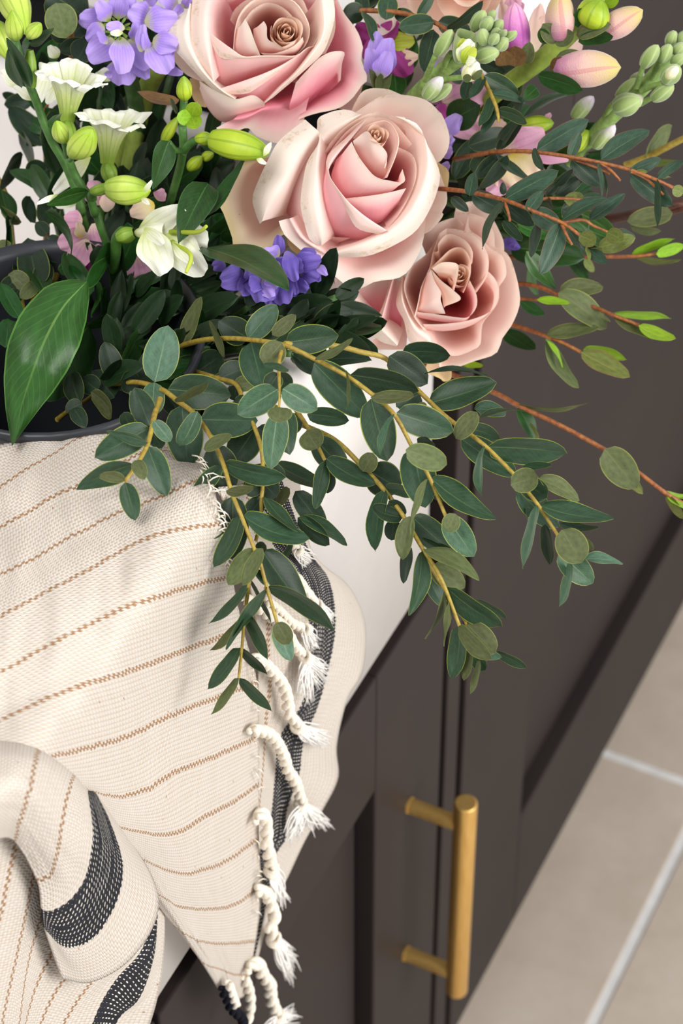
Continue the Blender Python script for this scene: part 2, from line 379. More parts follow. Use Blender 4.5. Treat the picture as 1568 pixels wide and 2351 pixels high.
D = [
 [(-60, 1900), (-60, 2000), (-70, 2200), (-80, 2400)],
 [(36, 1925), (0, 2090), (-30, 2240), (-44, 2400)],
 [(78, 1985), (50, 2128), (14, 2290), (-6, 2400)],
 [(110, 2050), (62, 2210), (36, 2400)],
 [(150, 2120), (80, 2265), (44, 2400)],
 [(190, 2180), (112, 2300), (74, 2400)],
 [(250, 2205), (180, 2290), (112, 2400)],
 [(356, 2080), (322, 2180), (268, 2242), (228, 2305), (190, 2400)],
 [(360, 2110), (350, 2200), (318, 2290), (272, 2335), (240, 2400)],
 [(364, 2000), (376, 2100), (372, 2210), (358, 2295), (326, 2400)]]
cloth('under_fold', D, M_tD, towel, torg, lambda px, py, u, v: hull(px, py, 0.002) + 0.004, 50, 7, 0.0018, (4, 1.5), 4.1)
E_ = [
 [(500, 1120), (560, 1300), (590, 1450), (590, 1600), (580, 1750), (572, 1900), (570, 2060), (560, 2160), (540, 2236)],
 [(560, 1110), (608, 1360), (612, 1506), (617, 1570), (608, 1650), (600, 1780), (586, 1920), (580, 2060), (572, 2150), (556, 2226)],
 [(590, 1080), (620, 1241), (679, 1307), (704, 1400), (706, 1500), (692, 1610), (640, 1690), (628, 1787), (618, 1880), (594, 1955), (600, 2030), (590, 2130), (572, 2216)],
 [(630, 1060), (680, 1200), (714, 1274), (752, 1328), (767, 1400), (763, 1481), (732, 1608), (696, 1698), (684, 1780), (656, 1862), (654, 1924), (632, 1962), (612, 2060), (598, 2130), (580, 2210)],
 [(680, 1070), (700, 1200), (722, 1284), (788, 1333), (824, 1390), (838, 1455), (829, 1545), (796, 1603), (771, 1710), (774, 1786), (737, 1862), (698, 1930), (656, 2019), (630, 2062), (606, 2140), (590, 2200)]]
cloth('back_fold', E_, M_tE, towel, torg, lambda px, py, u, v: max(hull(px, py, 0.0) - 0.009, on_y(px, py, -0.016)) - 0.004 * (1 - v / 4), 90, 10, 0.0022, (9, 1.2), 9.4, 20.0)
# --- knotted fringe
M_cord = NT('fringe_yarn'); _uv, _u, _v = M_cord.uv(); _n = M_cord.noise(700, 3, M_cord.obj())
M_cord.set(Base_Color=M_cord.ramp(_n, [(0.3, rgb((222, 208, 186))), (0.6, rgb((240, 232, 218)))]), Roughness=0.95, Specular_IOR_Level=0.1); M_cord.bump(_n, 0.5, 0.0006); M_cord = M_cord.m
M_strand = plain('fringe_ends', (234, 230, 224), 0.95, var=0.02, spec=0.1)
M_black_cord = plain('black_yarn', (24, 25, 32), 0.95, var=0.2, scale=500, bump=0.4, spec=0.1)
def tdepth(px, py, dy=0.026): return hull(px, py, dy)
def tassel(path, knot, tips, rpx=17, dy=0.026, nst=26, mat=None, turns=None):
    """two-ply twisted cord, a knot and a brush of loose strands"""
    mat = mat or M_cord
    P = np.array([at(x, y, tdepth(x, y, dy)) for x, y in path]); n = 14 * (len(P) - 1) + 6; Q = catmull(P, n)
    sc = tdepth(*path[0], dy) / FPX; r = rpx * sc * 0.56
    length = np.linalg.norm(np.diff(Q, axis=0), axis=1).sum(); turns = turns or length / (rpx * sc * 4.4)
    T = np.gradient(Q, axis=0); T /= np.linalg.norm(T, axis=1)[:, None]
    vd = -(Q - CP); vd /= np.linalg.norm(vd, axis=1)[:, None]
    sx = np.cross(T, vd); sx /= np.linalg.norm(sx, axis=1)[:, None]; sy = np.cross(T, sx)
    mb = MB(); ph = random.uniform(0, 6)
    for q in (0, math.pi):
        a = np.linspace(0, 2 * math.pi * turns, n) + q + ph
        H = Q + r * 0.66 * (np.cos(a)[:, None] * sx + np.sin(a)[:, None] * sy)
        mb.grid(tube_grid(H, [r * 0.7] + [r * 0.86, r * 0.74] * 4 + [r * 0.7], 8, n))
    o = mb.build('tassel', mat, towel, torg)
    if knot is None: return o
    kc = at(knot[0], knot[1], tdepth(*knot, dy) - 0.001); kr = r * 1.6; kb = MB()
    T0 = T[-1]; S0, S1 = sx[-1], sy[-1]
    for j, tilt in enumerate((0.3, -0.35)):
        th = np.linspace(0, 2 * math.pi, 20, endpoint=False)
        ring = np.array([kc + kr * 0.62 * (math.cos(t) * S0 + math.sin(t) * S1) + T0 * (kr * (0.55 * (j - 0.5) + tilt * 0.8 * math.cos(t))) for t in th])
        G = []
        for k in range(21):
            p = ring[k % 20]; c = p - kc; c /= np.linalg.norm(c)
            G.append([p + kr * 0.52 * (math.cos(b) * c + math.sin(b) * T0) for b in np.linspace(0, 2 * math.pi, 8, endpoint=False)])
        kb.grid(np.array(G))
    kb.build('knot', mat, o, torg)
    sb = MB(); tips = [np.array(t) for t in tips]
    nst = int(nst * 1.7)
    for s in range(nst):
        f = s / max(1, nst - 1) * (len(tips) - 1); i = min(int(f), len(tips) - 2) if len(tips) > 1 else 0
        tip = tips[i] + (tips[min(i + 1, len(tips) - 1)] - tips[i]) * (f - i); tip = tip + rng.normal(0, 5, 2)
        ln = random.uniform(0.82, 1.04)
        k0 = np.array(knot) + rng.normal(0, 4, 2); e = k0 + (tip - k0) * ln
        ax = Q[-1] - Q[-4]; 
        mid = k0 + (e - k0) * 0.45 + rng.normal(0, 6, 2); dd = random.uniform(-.006, .004)
        d0 = tdepth(*knot, dy) - 0.0005
        pts = [at(*k0, d0), at(*mid, tdepth(*mid, dy) + dd * 0.8), at(*e, tdepth(*e, dy) + dd)]
        sb.grid(tube_grid(pts, [r * 0.22, r * 0.21, r * 0.16, r * 0.08], 5, 9))
    b = sb.build('brush', M_strand, o, torg)
    return o
tassel([(628, 1205), (655, 1230), (678, 1256)], (684, 1262), [(695, 1305), (712, 1292), (722, 1276)], 15, 0.020)
tassel([(655, 1312), (682, 1330), (700, 1356), (722, 1384)], (730, 1392), [(742, 1420), (760, 1430), (772, 1412)], 18, 0.020)
tassel([(612, 1380), (640, 1402), (668, 1430), (694, 1440)], (702, 1444), [(706, 1492), (722, 1500), (734, 1470)], 17, 0.022)
tassel([(560, 1372), (628, 1420), (655, 1445), (674, 1480), (692, 1500)], (702, 1509), [(680, 1582), (700, 1612), (720, 1608), (752, 1560), (756, 1530)], 19, 0.026, 40)
tassel([(585, 1512), (606, 1522), (628, 1545), (648, 1570), (660, 1605), (664, 1640), (682, 1660)], (684, 1668), [(700, 1700), (740, 1722), (760, 1702), (746, 1672)], 20, 0.026, 34)
tassel([(578, 1676), (616, 1683), (640, 1712), (652, 1738), (660, 1766), (680, 1800), (690, 1836)], (692, 1846), [(652, 1918), (672, 1934), (700, 1920), (756, 1902), (758, 1880)], 20, 0.026, 44)
tassel([(588, 1882), (604, 1870), (612, 1905), (612, 1940), (620, 1970), (622, 1990)], (624, 1998), [(640, 2066), (652, 2084), (662, 2066)], 21, 0.026, 20)
tassel([(592, 2044), (613, 2052), (622, 2080), (630, 2104), (622, 2132), (626, 2150)], (630, 2158), [(652, 2236), (672, 2262), (684, 2210), (672, 2178)], 21, 0.024, 34)
tassel([(570, 2224), (592, 2212), (604, 2240), (620, 2262), (622, 2292), (634, 2324)], (638, 2334), [(596, 2362), (640, 2376), (680, 2340), (676, 2304)], 21, 0.020, 26)
tassel([(524, 2256), (532, 2284), (542, 2310)], None, [], 16, 0.022)
tassel([(562, 2244), (573, 2280), (574, 2320), (566, 2352)], None, [], 16, 0.012)
tassel([(512, 2270), (532, 2316), (556, 2338), (560, 2372)], None, [], 17, 0.016, mat=M_black_cord)
# loose weft ends along the right selvedge
fb = MB(); edge = catmull([(448, 1046), (466, 1076), (486, 1110), (500, 1160), (508, 1205), (522, 1262), (532, 1322), (548, 1385), (560, 1444), (576, 1505), (590, 1566), (594, 1630), (594, 1700), (594, 1800), (594, 1920), (598, 2036), (586, 2160)], 150)
for k, (ex, ey) in enumerate(edge):
    for q in range(1 if k < 42 else (1 if random.random() < 0.22 else 0)):
        ln = random.uniform(12, 34) * (1.5 if k < 42 else 0.7); a = random.uniform(-0.7, 1.5); x0, y0 = ex - random.uniform(2, 10), ey + random.uniform(-5, 5)
        m1 = (x0 + ln * 0.5 * math.cos(a), y0 + ln * 0.5 * math.sin(a)); m2 = (x0 + ln * math.cos(a + .4), y0 + ln * math.sin(a + .4))
        fb.grid(tube_grid([at(x0, y0, hull(x0, y0, .021)), at(*m1, hull(*m1, .024)), at(*m2, hull(*m2, .020))], [.00034, .00028, .00012], 4, 5))
fo = fb.build('frayed_edge', M_cord, towel, torg, kind='stuff')
# ================================================================== foliage
def leaf_mat(name, face, back, rim, mid, rough=0.42, var=0.16, tr=0.10):
    m = NT(name); uvv, u, v = m.uv()
    a = m.math('ABSOLUTE', m.math('SUBTRACT', m.math('MULTIPLY', u, 2.0), 1.0))
    n = m.noise(7, 4, uvv); r = m.rand()
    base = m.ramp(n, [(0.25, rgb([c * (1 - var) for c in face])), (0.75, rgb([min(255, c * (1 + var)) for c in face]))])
    bk = m.n('ShaderNodeNewGeometry').outputs['Backfacing']
    base = m.mix(bk, base, rgb(back))
    hsv = m.n('ShaderNodeHueSaturation'); m.l(base, hsv.inputs['Color'])
    m.l(m.math('ADD', 0.485, m.math('MULTIPLY', r, 0.03)), hsv.inputs['Hue']); m.l(m.math('ADD', 0.8, m.math('MULTIPLY', r, 0.4)), hsv.inputs['Value'])
    vein = m.math('MULTIPLY', m.math('LESS_THAN', a, 0.035), m.math('SUBTRACT', 0.75, m.math('MULTIPLY', v, 0.7)))
    sv = m.math('SINE', m.math('MULTIPLY', m.math('ADD', v, m.math('MULTIPLY', a, -0.28)), 85.0))
    col = m.mix(m.math('MULTIPLY', m.math('GREATER_THAN', sv, 0.86), 0.10), hsv.outputs[0], rgb(mid))
    col = m.mix(vein, col, rgb(mid))
    col = m.mix(m.math('MULTIPLY', m.math('GREATER_THAN', a, 0.945), 0.8), col, rgb(rim))
    m.set(Base_Color=col, Roughness=rough, Specular_IOR_Level=0.30)
    m.bump(m.noise(40, 3, uvv), 0.12, 0.0006)
    m.translucent(rgb([min(255, c * 1.3) for c in face]), tr)
    return m.m
LM = {
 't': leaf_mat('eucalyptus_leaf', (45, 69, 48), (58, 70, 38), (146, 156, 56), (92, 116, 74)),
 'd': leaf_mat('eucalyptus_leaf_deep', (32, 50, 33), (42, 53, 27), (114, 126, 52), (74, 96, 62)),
 'o': leaf_mat('eucalyptus_leaf_underside', (84, 92, 56), (84, 92, 56), (140, 144, 62), (106, 112, 72), 0.6),
 'l': leaf_mat('eucalyptus_leaf_pale', (70, 100, 76), (82, 98, 60), (160, 166, 88), (140, 160, 124)),
 'r': leaf_mat('eucalyptus_leaf_redrim', (46, 69, 52), (72, 76, 44), (112, 66, 52), (104, 128, 88)),
 'v': leaf_mat('eucalyptus_leaf_rose_olive', (98, 108, 52), (112, 104, 66), (132, 76, 66), (130, 136, 76), 0.5),
 'g': leaf_mat('young_leaf', (128, 164, 38), (138, 168, 50), (112, 140, 44), (160, 190, 70), 0.38, 0.12, 0.2),
 'G': leaf_mat('dark_green_leaf', (34, 68, 28), (46, 76, 34), (52, 96, 44), (76, 118, 60), 0.36),
 'B': leaf_mat('broad_leaf', (42, 80, 30), (46, 78, 30), (84, 130, 58), (112, 144, 74), 0.34),
 'x': leaf_mat('ruscus_leaf_shaded', (22, 42, 18), (28, 46, 22), (34, 60, 28), (40, 68, 32), 0.5, 0.16, 0.05),  # green lowered to carry the occlusion shade under the bouquet
 'k': leaf_mat('brown_leaf', (104, 78, 42), (96, 62, 40), (120, 66, 50), (120, 96, 60), 0.5),
}
_lm = {}
def leaf_mesh(kind, shape, curl):
    key = (kind, shape, curl)
    if key in _lm: return _lm[key]
    p, q, rt = {'e': (0.50, 0.62, 1), 'l': (0.62, 0.88, 1), 'r': (0.50, 0.50, 1), 'n': (0.8, 1.3, 1), 'h': (0.42, 0.95, 1)}[shape]
    nv, nu = 13, 7; v = np.linspace(0, 1, nv); wd = v ** p * (1 - v) ** q; wd /= wd.max()
    if shape != 'r': wd[-1] = 0
    us = np.linspace(-1, 1, nu); G = np.zeros((nv, nu, 3)); UV = np.zeros((nv, nu, 2))
    for j in range(nv):
        for i in range(nu):
            x = us[i] * wd[j] * 0.5
            z = -curl * 4 * v[j] * (1 - v[j]) + 0.10 * abs(us[i]) * wd[j] - 0.05 * us[i] ** 2 * wd[j] + 0.015 * math.sin(9 * v[j] + 2 * us[i]) * us[i] ** 2
            G[j, i] = (x, v[j], z); UV[j, i] = ((us[i] + 1) / 2, v[j])
    me = grid_mesh('leaf', G, UV); me.materials.append(LM[kind]); _lm[key] = me
    return me
def leaf(parent, org, bx, by, tx, ty, wpx, d0, d1, kind='t', shape='e', ratio=0.47, curl=None, name='leaf', side=None):
    d0 = min(d0, hull(bx, by) - 0.003); d1 = min(d1, hull(tx, ty) - 0.003)
    B = at(bx, by, d0); T = at(tx, ty, d1); y = T - B; L = np.linalg.norm(y); y /= L
    if curl is None: curl = random.choice((-0.06, 0.03, 0.07, 0.12))
    me = leaf_mesh(kind, shape, curl)
    wv = abs(wpx) * 1.13 * d0 / FPX; W = max(wv, ratio * L)
    W = min(W, wv * 4); phi = math.acos(min(1, wv / W)); phi *= (1 if wpx > 0 else -1) * (side or random.choice((-1, 1)))
    n0 = -(B - CP); n0 -= y * n0.dot(y); n0 /= np.linalg.norm(n0); x0 = np.cross(y, n0)
    x = x0 * math.cos(phi) + n0 * math.sin(phi); z = np.cross(x, y)
    o = bpy.data.objects.new(name, me); COL.objects.link(o); o.parent = parent
    M = Matrix.Identity(4); lp = B - np.array(org)
    for i in range(3): M[i][0] = x[i] * W; M[i][1] = y[i] * L; M[i][2] = z[i] * L * 0.9; M[i][3] = lp[i]
    o.matrix_local = M
    return o
M_stem_y = NT('eucalyptus_stem'); _n = M_stem_y.noise(500, 2, M_stem_y.obj()); M_stem_y.set(Base_Color=M_stem_y.ramp(_n, [(0.3, rgb((138, 112, 40))), (0.7, rgb((170, 148, 58)))]), Roughness=0.5); M_stem_y = M_stem_y.m
M_stem_r = NT('red_stem'); _n = M_stem_r.noise(500, 2, M_stem_r.obj()); M_stem_r.set(Base_Color=M_stem_r.ramp(_n, [(0.3, rgb((112, 56, 30))), (0.7, rgb((158, 98, 44)))]), Roughness=0.5); M_stem_r = M_stem_r.m
M_stem_g = plain('green_stem', (88, 124, 52), 0.45, var=0.18, scale=160)
M_stem_d = plain('dark_green_stem', (58, 88, 40), 0.5, var=0.2, scale=160)
def fr(F, x, y): return F[0] + x / F[2], F[1] + y / F[2]
F1 = (160, 680, 2.119); F2 = (400, 1000, 3.136); F3 = (800, 800, 2.0417); F6 = (1000, 250, 2.7606)
FT = (780, 0, 1.9898); F0 = (0, 0, 3.0154); F4 = (0, 400, 3.0154); FC = (820, 0, 3.5636); FZZ = (0, 180, 7.835)
def path_px(F, pts): return [(*fr(F, p[0], p[1]), p[2]) for p in pts]
def nearest_d(P, x, y):
    best = None
    for a, b in zip(P[:-1], P[1:]):
        ax, ay = b[0] - a[0], b[1] - a[1]; t = max(0, min(1, ((x - a[0]) * ax + (y - a[1]) * ay) / (ax * ax + ay * ay + 1e-9)))
        dd = math.hypot(x - a[0] - t * ax, y - a[1] - t * ay); d = a[2] + (b[2] - a[2]) * t
        if best is None or dd < best[0]: best = (dd, d)
    return best[1]
def branch(name, label, stems, leaves, smat=None, r=(0.00115, 0.0007), cat='branch', group=None, jitter=0.010, default='t', ratio=0.47, dd=-0.016):
    """stems: list of px paths (px, py, depth); leaves: (F, bx, by, tx, ty, w[, kind[, shape[, db mm[, dt mm]]]])"""
    stems = [[(p[0], p[1], p[2] + dd) for p in s] for s in stems]; base = at(*stems[0][0]); root = empty(name, base, label, cat, group)
    for k, s in enumerate(stems):
        sc = 1 if k == 0 else 0.72
        tube('stem', [at(*p) for p in s], [r[0] * sc, (r[0] + r[1]) * 0.5 * sc, r[1] * sc], smat or M_stem_y, root, base, 8)
    allp = [s for s in stems]
    for L in leaves:
        F, bx, by, tx, ty, w = L[:6]; kind = L[6] if len(L) > 6 else default; shape = L[7] if len(L) > 7 else 'e'
        db = (L[8] if len(L) > 8 else 0) / 1000; dt = (L[9] / 1000 if len(L) > 9 else random.uniform(-jitter, jitter))
        b = fr(F, bx, by); t = fr(F, tx, ty)
        c = min((nearest_d(s, *b) for s in allp), key=lambda q: q) if len(allp) == 1 else min(((min(math.hypot(b[0] - p[0], b[1] - p[1]) for p in catmull([q[:2] for q in s], 40)), nearest_d(s, *b)) for s in allp))[1]
        front = -0.0018 if kind in 'ol' else 0.0012
        leaf(root, base, *b, *t, w / F[2], c + front + db, c + front + db + dt, kind, shape, ratio)
    return root
EU = 'eucalyptus sprays trailing over the sink front'
# -- central long spray
S = path_px(F1, [(150, 440, 1.02), (230, 425, 1.00), (340, 420, .985), (450, 455, .972), (520, 505, .966), (600, 565, .960), (640, 615, .957), (690, 690, .952), (745, 810, .946), (790, 960, .942), (835, 1070, .940)]) + path_px(F2, [(580, 825, .938), (620, 920, .938), (665, 1090, .940), (740, 1345, .944)])
S2 = path_px(F2, [(585, 860, .940), (555, 980, .942), (540, 1060, .943), (510, 1280, .945), (490, 1500, .948), (465, 1745, .952)])
branch('eucalyptus_branch', 'long eucalyptus spray trailing down over the striped towel, lowest of all', [S, S2], [
 (F1, 415, 418, 480, 142, 155, 'l', 'e', 2), (F1, 218, 492, 108, 360, 112, 'd'), (F1, 235, 420, 168, 222, 100, 'd', 'e', 8), (F1, 105, 465, 205, 592, 66, 'o'),
 (F1, 340, 425, 248, 410, 100, 'd', 'r', 8), (F1, 412, 418, 398, 580, 104, 'l', 'r', -4), (F1, 422, 578, 295, 460, 58, 'l'), (F1, 478, 452, 786, 482, 155, 't', 'e', 4),
 (F1, 515, 515, 674, 420, 40, 'o', 'e', -8), (F1, 636, 600, 916, 606, 158, 't', 'e', 3), (F1, 622, 560, 536, 728, 84, 'l', 'r', -5), (F1, 545, 530, 576, 836, 165, 't', 'e', 6),
 (F1, 455, 455, 540, 575, 95, 'd', 'r', 10), (F1, 650, 742, 790, 678, 56, 'o', 'e', -6), (F1, 700, 725, 780, 960, 150, 'd', 'e', 9), (F1, 738, 818, 579, 1014, 74, 't'),
 (F1, 752, 812, 1056, 880, 90, 't'), (F1, 762, 944, 893, 938, 47, 'o', 'r', -6), (F1, 795, 970, 790, 1280, 140, 'd', 'e', 8), (F1, 830, 1070, 700, 1320, 84, 't'),
 (F1, 845, 1068, 1166, 1180, 106, 't'), (F1, 742, 1120, 685, 1176, 52, 't', 'e', 6),
 (F2, 595, 810, 386, 1076, 150, 'o', 'e', 2), (F2, 636, 812, 490, 1082, 98, 'o', 'e', -6), (F2, 585, 825, 662, 790, 78, 'd', 'r', 5), (F2, 632, 825, 952, 1262, 195, 'd', 'e', 7),
 (F2, 585, 955, 655, 1078, 50, 't', 'e', 6), (F2, 666, 1092, 374, 1542, 74, 't', 'l', -3), (F2, 682, 1085, 1157, 1416, 120, 't', 'l'), (F2, 735, 1345, 842, 1622, 128, 'l', 'e', 2),
 (F2, 735, 1345, 828, 1502, 122, 'o', 'r', -4), (F2, 536, 1062, 247, 1354, 68, 't', 'l'), (F2, 550, 1040, 702, 1372, 34, 'd', 'n', 4), (F2, 514, 1282, 254, 1547, 62, 'o', 'l'),
 (F2, 512, 1290, 676, 1618, 88, 't', 'l', 3), (F2, 468, 1530, 240, 1828, 94, 't', 'e'), (F2, 468, 1528, 672, 1722, 64, 'd', 'l'), (F2, 464, 1747, 264, 2010, 64, 'o', 'l'), (F2, 470, 1747, 705, 1987, 80, 't', 'l')], group=EU)
# -- second, hanging behind it
S = path_px(F1, [(420, 350, 1.035), (515, 350, 1.02), (620, 370, 1.005), (720, 400, .99), (810, 430, .98), (850, 530, .972), (900, 640, .965), (935, 760, .960), (940, 900, .957), (932, 1000, .956), (930, 1100, .956), (905, 1190, .957)])
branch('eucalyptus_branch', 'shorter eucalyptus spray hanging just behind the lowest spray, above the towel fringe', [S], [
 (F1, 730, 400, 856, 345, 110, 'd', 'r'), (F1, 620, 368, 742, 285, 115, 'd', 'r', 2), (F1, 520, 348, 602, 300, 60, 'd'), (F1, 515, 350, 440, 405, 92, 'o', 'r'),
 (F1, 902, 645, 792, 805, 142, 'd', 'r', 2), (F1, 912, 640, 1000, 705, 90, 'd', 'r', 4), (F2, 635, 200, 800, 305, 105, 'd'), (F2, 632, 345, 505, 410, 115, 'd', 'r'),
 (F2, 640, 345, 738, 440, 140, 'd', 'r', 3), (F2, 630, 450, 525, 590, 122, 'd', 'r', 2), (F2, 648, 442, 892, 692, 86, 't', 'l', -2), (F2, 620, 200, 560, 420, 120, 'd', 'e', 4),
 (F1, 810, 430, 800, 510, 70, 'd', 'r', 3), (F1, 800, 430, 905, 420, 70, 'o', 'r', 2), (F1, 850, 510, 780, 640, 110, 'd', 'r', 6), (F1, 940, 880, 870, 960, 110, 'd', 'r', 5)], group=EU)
# -- third
S = path_px(F1, [(1010, 420, .985), (1060, 500, .976), (1120, 580, .968), (1170, 660, .962), (1240, 795, .957)])
branch('eucalyptus_branch', 'short eucalyptus twig with broad leaves over the white sink front', [S], [
 (F1, 1155, 575, 1360, 606, 82, 't', 'e', 4), (F1, 1208, 742, 1150, 655, 112, 'o', 'r', -3), (F1, 1190, 690, 1345, 860, 125, 't', 'e', 4), (F1, 1240, 800, 1194, 1036, 68, 't'),
 (F1, 1246, 788, 1486, 916, 96, 't'), (F1, 1245, 850, 1255, 960, 80, 'd', 'e', 5), (F1, 1120, 580, 1045, 660, 90, 'd', 'r', 5), (F2, 730, 200, 1110, 370, 110, 't', 'e', 10, 4), (F2, 830, 380, 730, 500, 75, 'o', 'e', 4),
 (F2, 895, 590, 1245, 792, 92, 't', 'e', 3), (F2, 890, 590, 1120, 788, 120, 'd', 'e', 6), (F2, 870, 400, 1090, 680, 150, 'd', 'e', 8), (F2, 845, 770, 765, 905, 42, 't', 'e', 8)], group=EU)
# -- fourth
S = path_px(F1, [(1000, 540, 1.0), (1110, 615, .985), (1290, 700, .968)]) + path_px(F3, [(80, 570, .962), (165, 660, .956), (260, 790, .951), (345, 935, .948), (400, 1020, .948), (450, 1115, .949), (520, 1300, .953)])
S2 = path_px(F3, [(365, 990, .955), (500, 1205, .957), (555, 1300, .958), (565, 1415, .958)])
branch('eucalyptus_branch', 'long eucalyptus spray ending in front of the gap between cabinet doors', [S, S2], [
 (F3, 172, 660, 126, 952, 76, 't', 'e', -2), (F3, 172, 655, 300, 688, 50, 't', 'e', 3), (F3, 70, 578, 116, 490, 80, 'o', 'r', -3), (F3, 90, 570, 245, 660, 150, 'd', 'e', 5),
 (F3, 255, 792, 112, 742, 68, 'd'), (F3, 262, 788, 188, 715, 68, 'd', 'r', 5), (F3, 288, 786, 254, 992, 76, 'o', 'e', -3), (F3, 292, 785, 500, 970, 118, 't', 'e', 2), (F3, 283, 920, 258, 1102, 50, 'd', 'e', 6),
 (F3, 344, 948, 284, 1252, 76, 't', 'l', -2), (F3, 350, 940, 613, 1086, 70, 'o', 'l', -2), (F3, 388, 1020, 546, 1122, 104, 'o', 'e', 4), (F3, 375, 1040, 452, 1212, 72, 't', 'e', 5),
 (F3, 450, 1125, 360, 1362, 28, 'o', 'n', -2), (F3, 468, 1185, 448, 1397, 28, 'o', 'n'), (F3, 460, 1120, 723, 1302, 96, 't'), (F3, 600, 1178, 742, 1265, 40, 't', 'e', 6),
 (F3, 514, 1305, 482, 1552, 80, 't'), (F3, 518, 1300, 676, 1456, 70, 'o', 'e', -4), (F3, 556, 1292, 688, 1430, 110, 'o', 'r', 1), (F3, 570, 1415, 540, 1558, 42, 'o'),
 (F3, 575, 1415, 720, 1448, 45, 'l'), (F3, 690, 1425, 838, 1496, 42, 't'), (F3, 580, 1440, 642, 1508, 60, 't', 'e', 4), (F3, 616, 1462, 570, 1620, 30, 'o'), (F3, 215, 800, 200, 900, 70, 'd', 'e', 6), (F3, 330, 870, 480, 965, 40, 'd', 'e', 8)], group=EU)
# -- trunk with fifth and the small upright twig
S = path_px(F1, [(440, 270, 1.03), (510, 250, 1.015), (640, 215, .99), (760, 205, .972), (880, 212, .958), (1042, 238, .946), (1200, 310, .941), (1350, 390, .938), (1475, 480, .936)]) + path_px(F3, [(215, 310, .934), (290, 445, .934), (340, 540, .935), (380, 605, .936), (455, 785, .940)])
S2 = path_px(F1, [(1040, 240, .946), (1018, 320, .936), (1020, 420, .930), (1022, 480, .928), (1018, 540, .927)])
branch('eucalyptus_branch', 'eucalyptus spray with bright forked leaves in the middle, over the white sink front', [S, S2], [
 (F1, 545, 245, 640, 3, 66, 'o', 'e', 3), (F1, 755, 300, 678, 120, 30, 'o'), (F1, 870, 206, 724, 120, 125, 'd', 'e', 6), (F1, 868, 206, 1008, 42, 106, 't', 'e', -2), (F1, 895, 205, 1062, 110, 105, 'd', 'e', 7),
 (F1, 985, 190, 1100, 90, 62, 'o', 'e', 10), (F1, 882, 222, 940, 452, 150, 't', 'e', 6), (F1, 1032, 226, 945, 330, 112, 'o', 'r', -2), (F1, 1066, 356, 942, 334, 34, 'l', 'e', -6),
 (F1, 1018, 370, 1060, 462, 84, 'd', 'r', 6), (F1, 1018, 375, 962, 455, 84, 'd', 'r', 7), (F1, 1012, 452, 816, 574, 125, 'l'), (F1, 1036, 450, 1205, 552, 114, 'l'), (F1, 1022, 540, 1022, 616, 108, 'o', 'r', -5),
 (F1, 1014, 555, 978, 842, 112, 'l', 'e', 2), (F1, 1062, 560, 1070, 772, 90, 't', 'e', 6), (F1, 870, 505, 803, 500, 42, 'd', 'e', 6),
 (F1, 1050, 226, 1308, 190, 128, 't', 'e', 2), (F1, 1190, 312, 1376, 204, 36, 'o', 'e', -5), (F1, 1188, 325, 1448, 588, 155, 't', 'e', 6), (F1, 1346, 362, 1344, 552, 18, 'o', 'n', -3),
 (F3, 8, 125, 332, 200, 112, 'd', 'e', 3), (F3, 103, 228, 307, 222, 56, 'o', 'r', -4), (F3, 105, 235, 182, 530, 142, 't', 'e', 3), (F3, 213, 308, 148, 502, 32, 'l', 'l', -3), (F3, 225, 302, 493, 390, 136, 't'),
 (F3, 268, 475, 462, 545, 108, 'o', 'r', -5), (F3, 300, 462, 360, 748, 150, 't', 'e', 3), (F3, 372, 608, 294, 872, 28, 'o', 'n', -3), (F3, 386, 606, 692, 800, 102, 't', 'l'), (F3, 382, 690, 462, 712, 25, 't', 'e', 5),
 (F3, 455, 785, 588, 977, 114, 'l', 'e', 3), (F3, 500, 774, 462, 860, 76, 'o', 'r', -3), (F3, 322, 440, 402, 445, 40, 'd', 'r', 5)], group=EU)
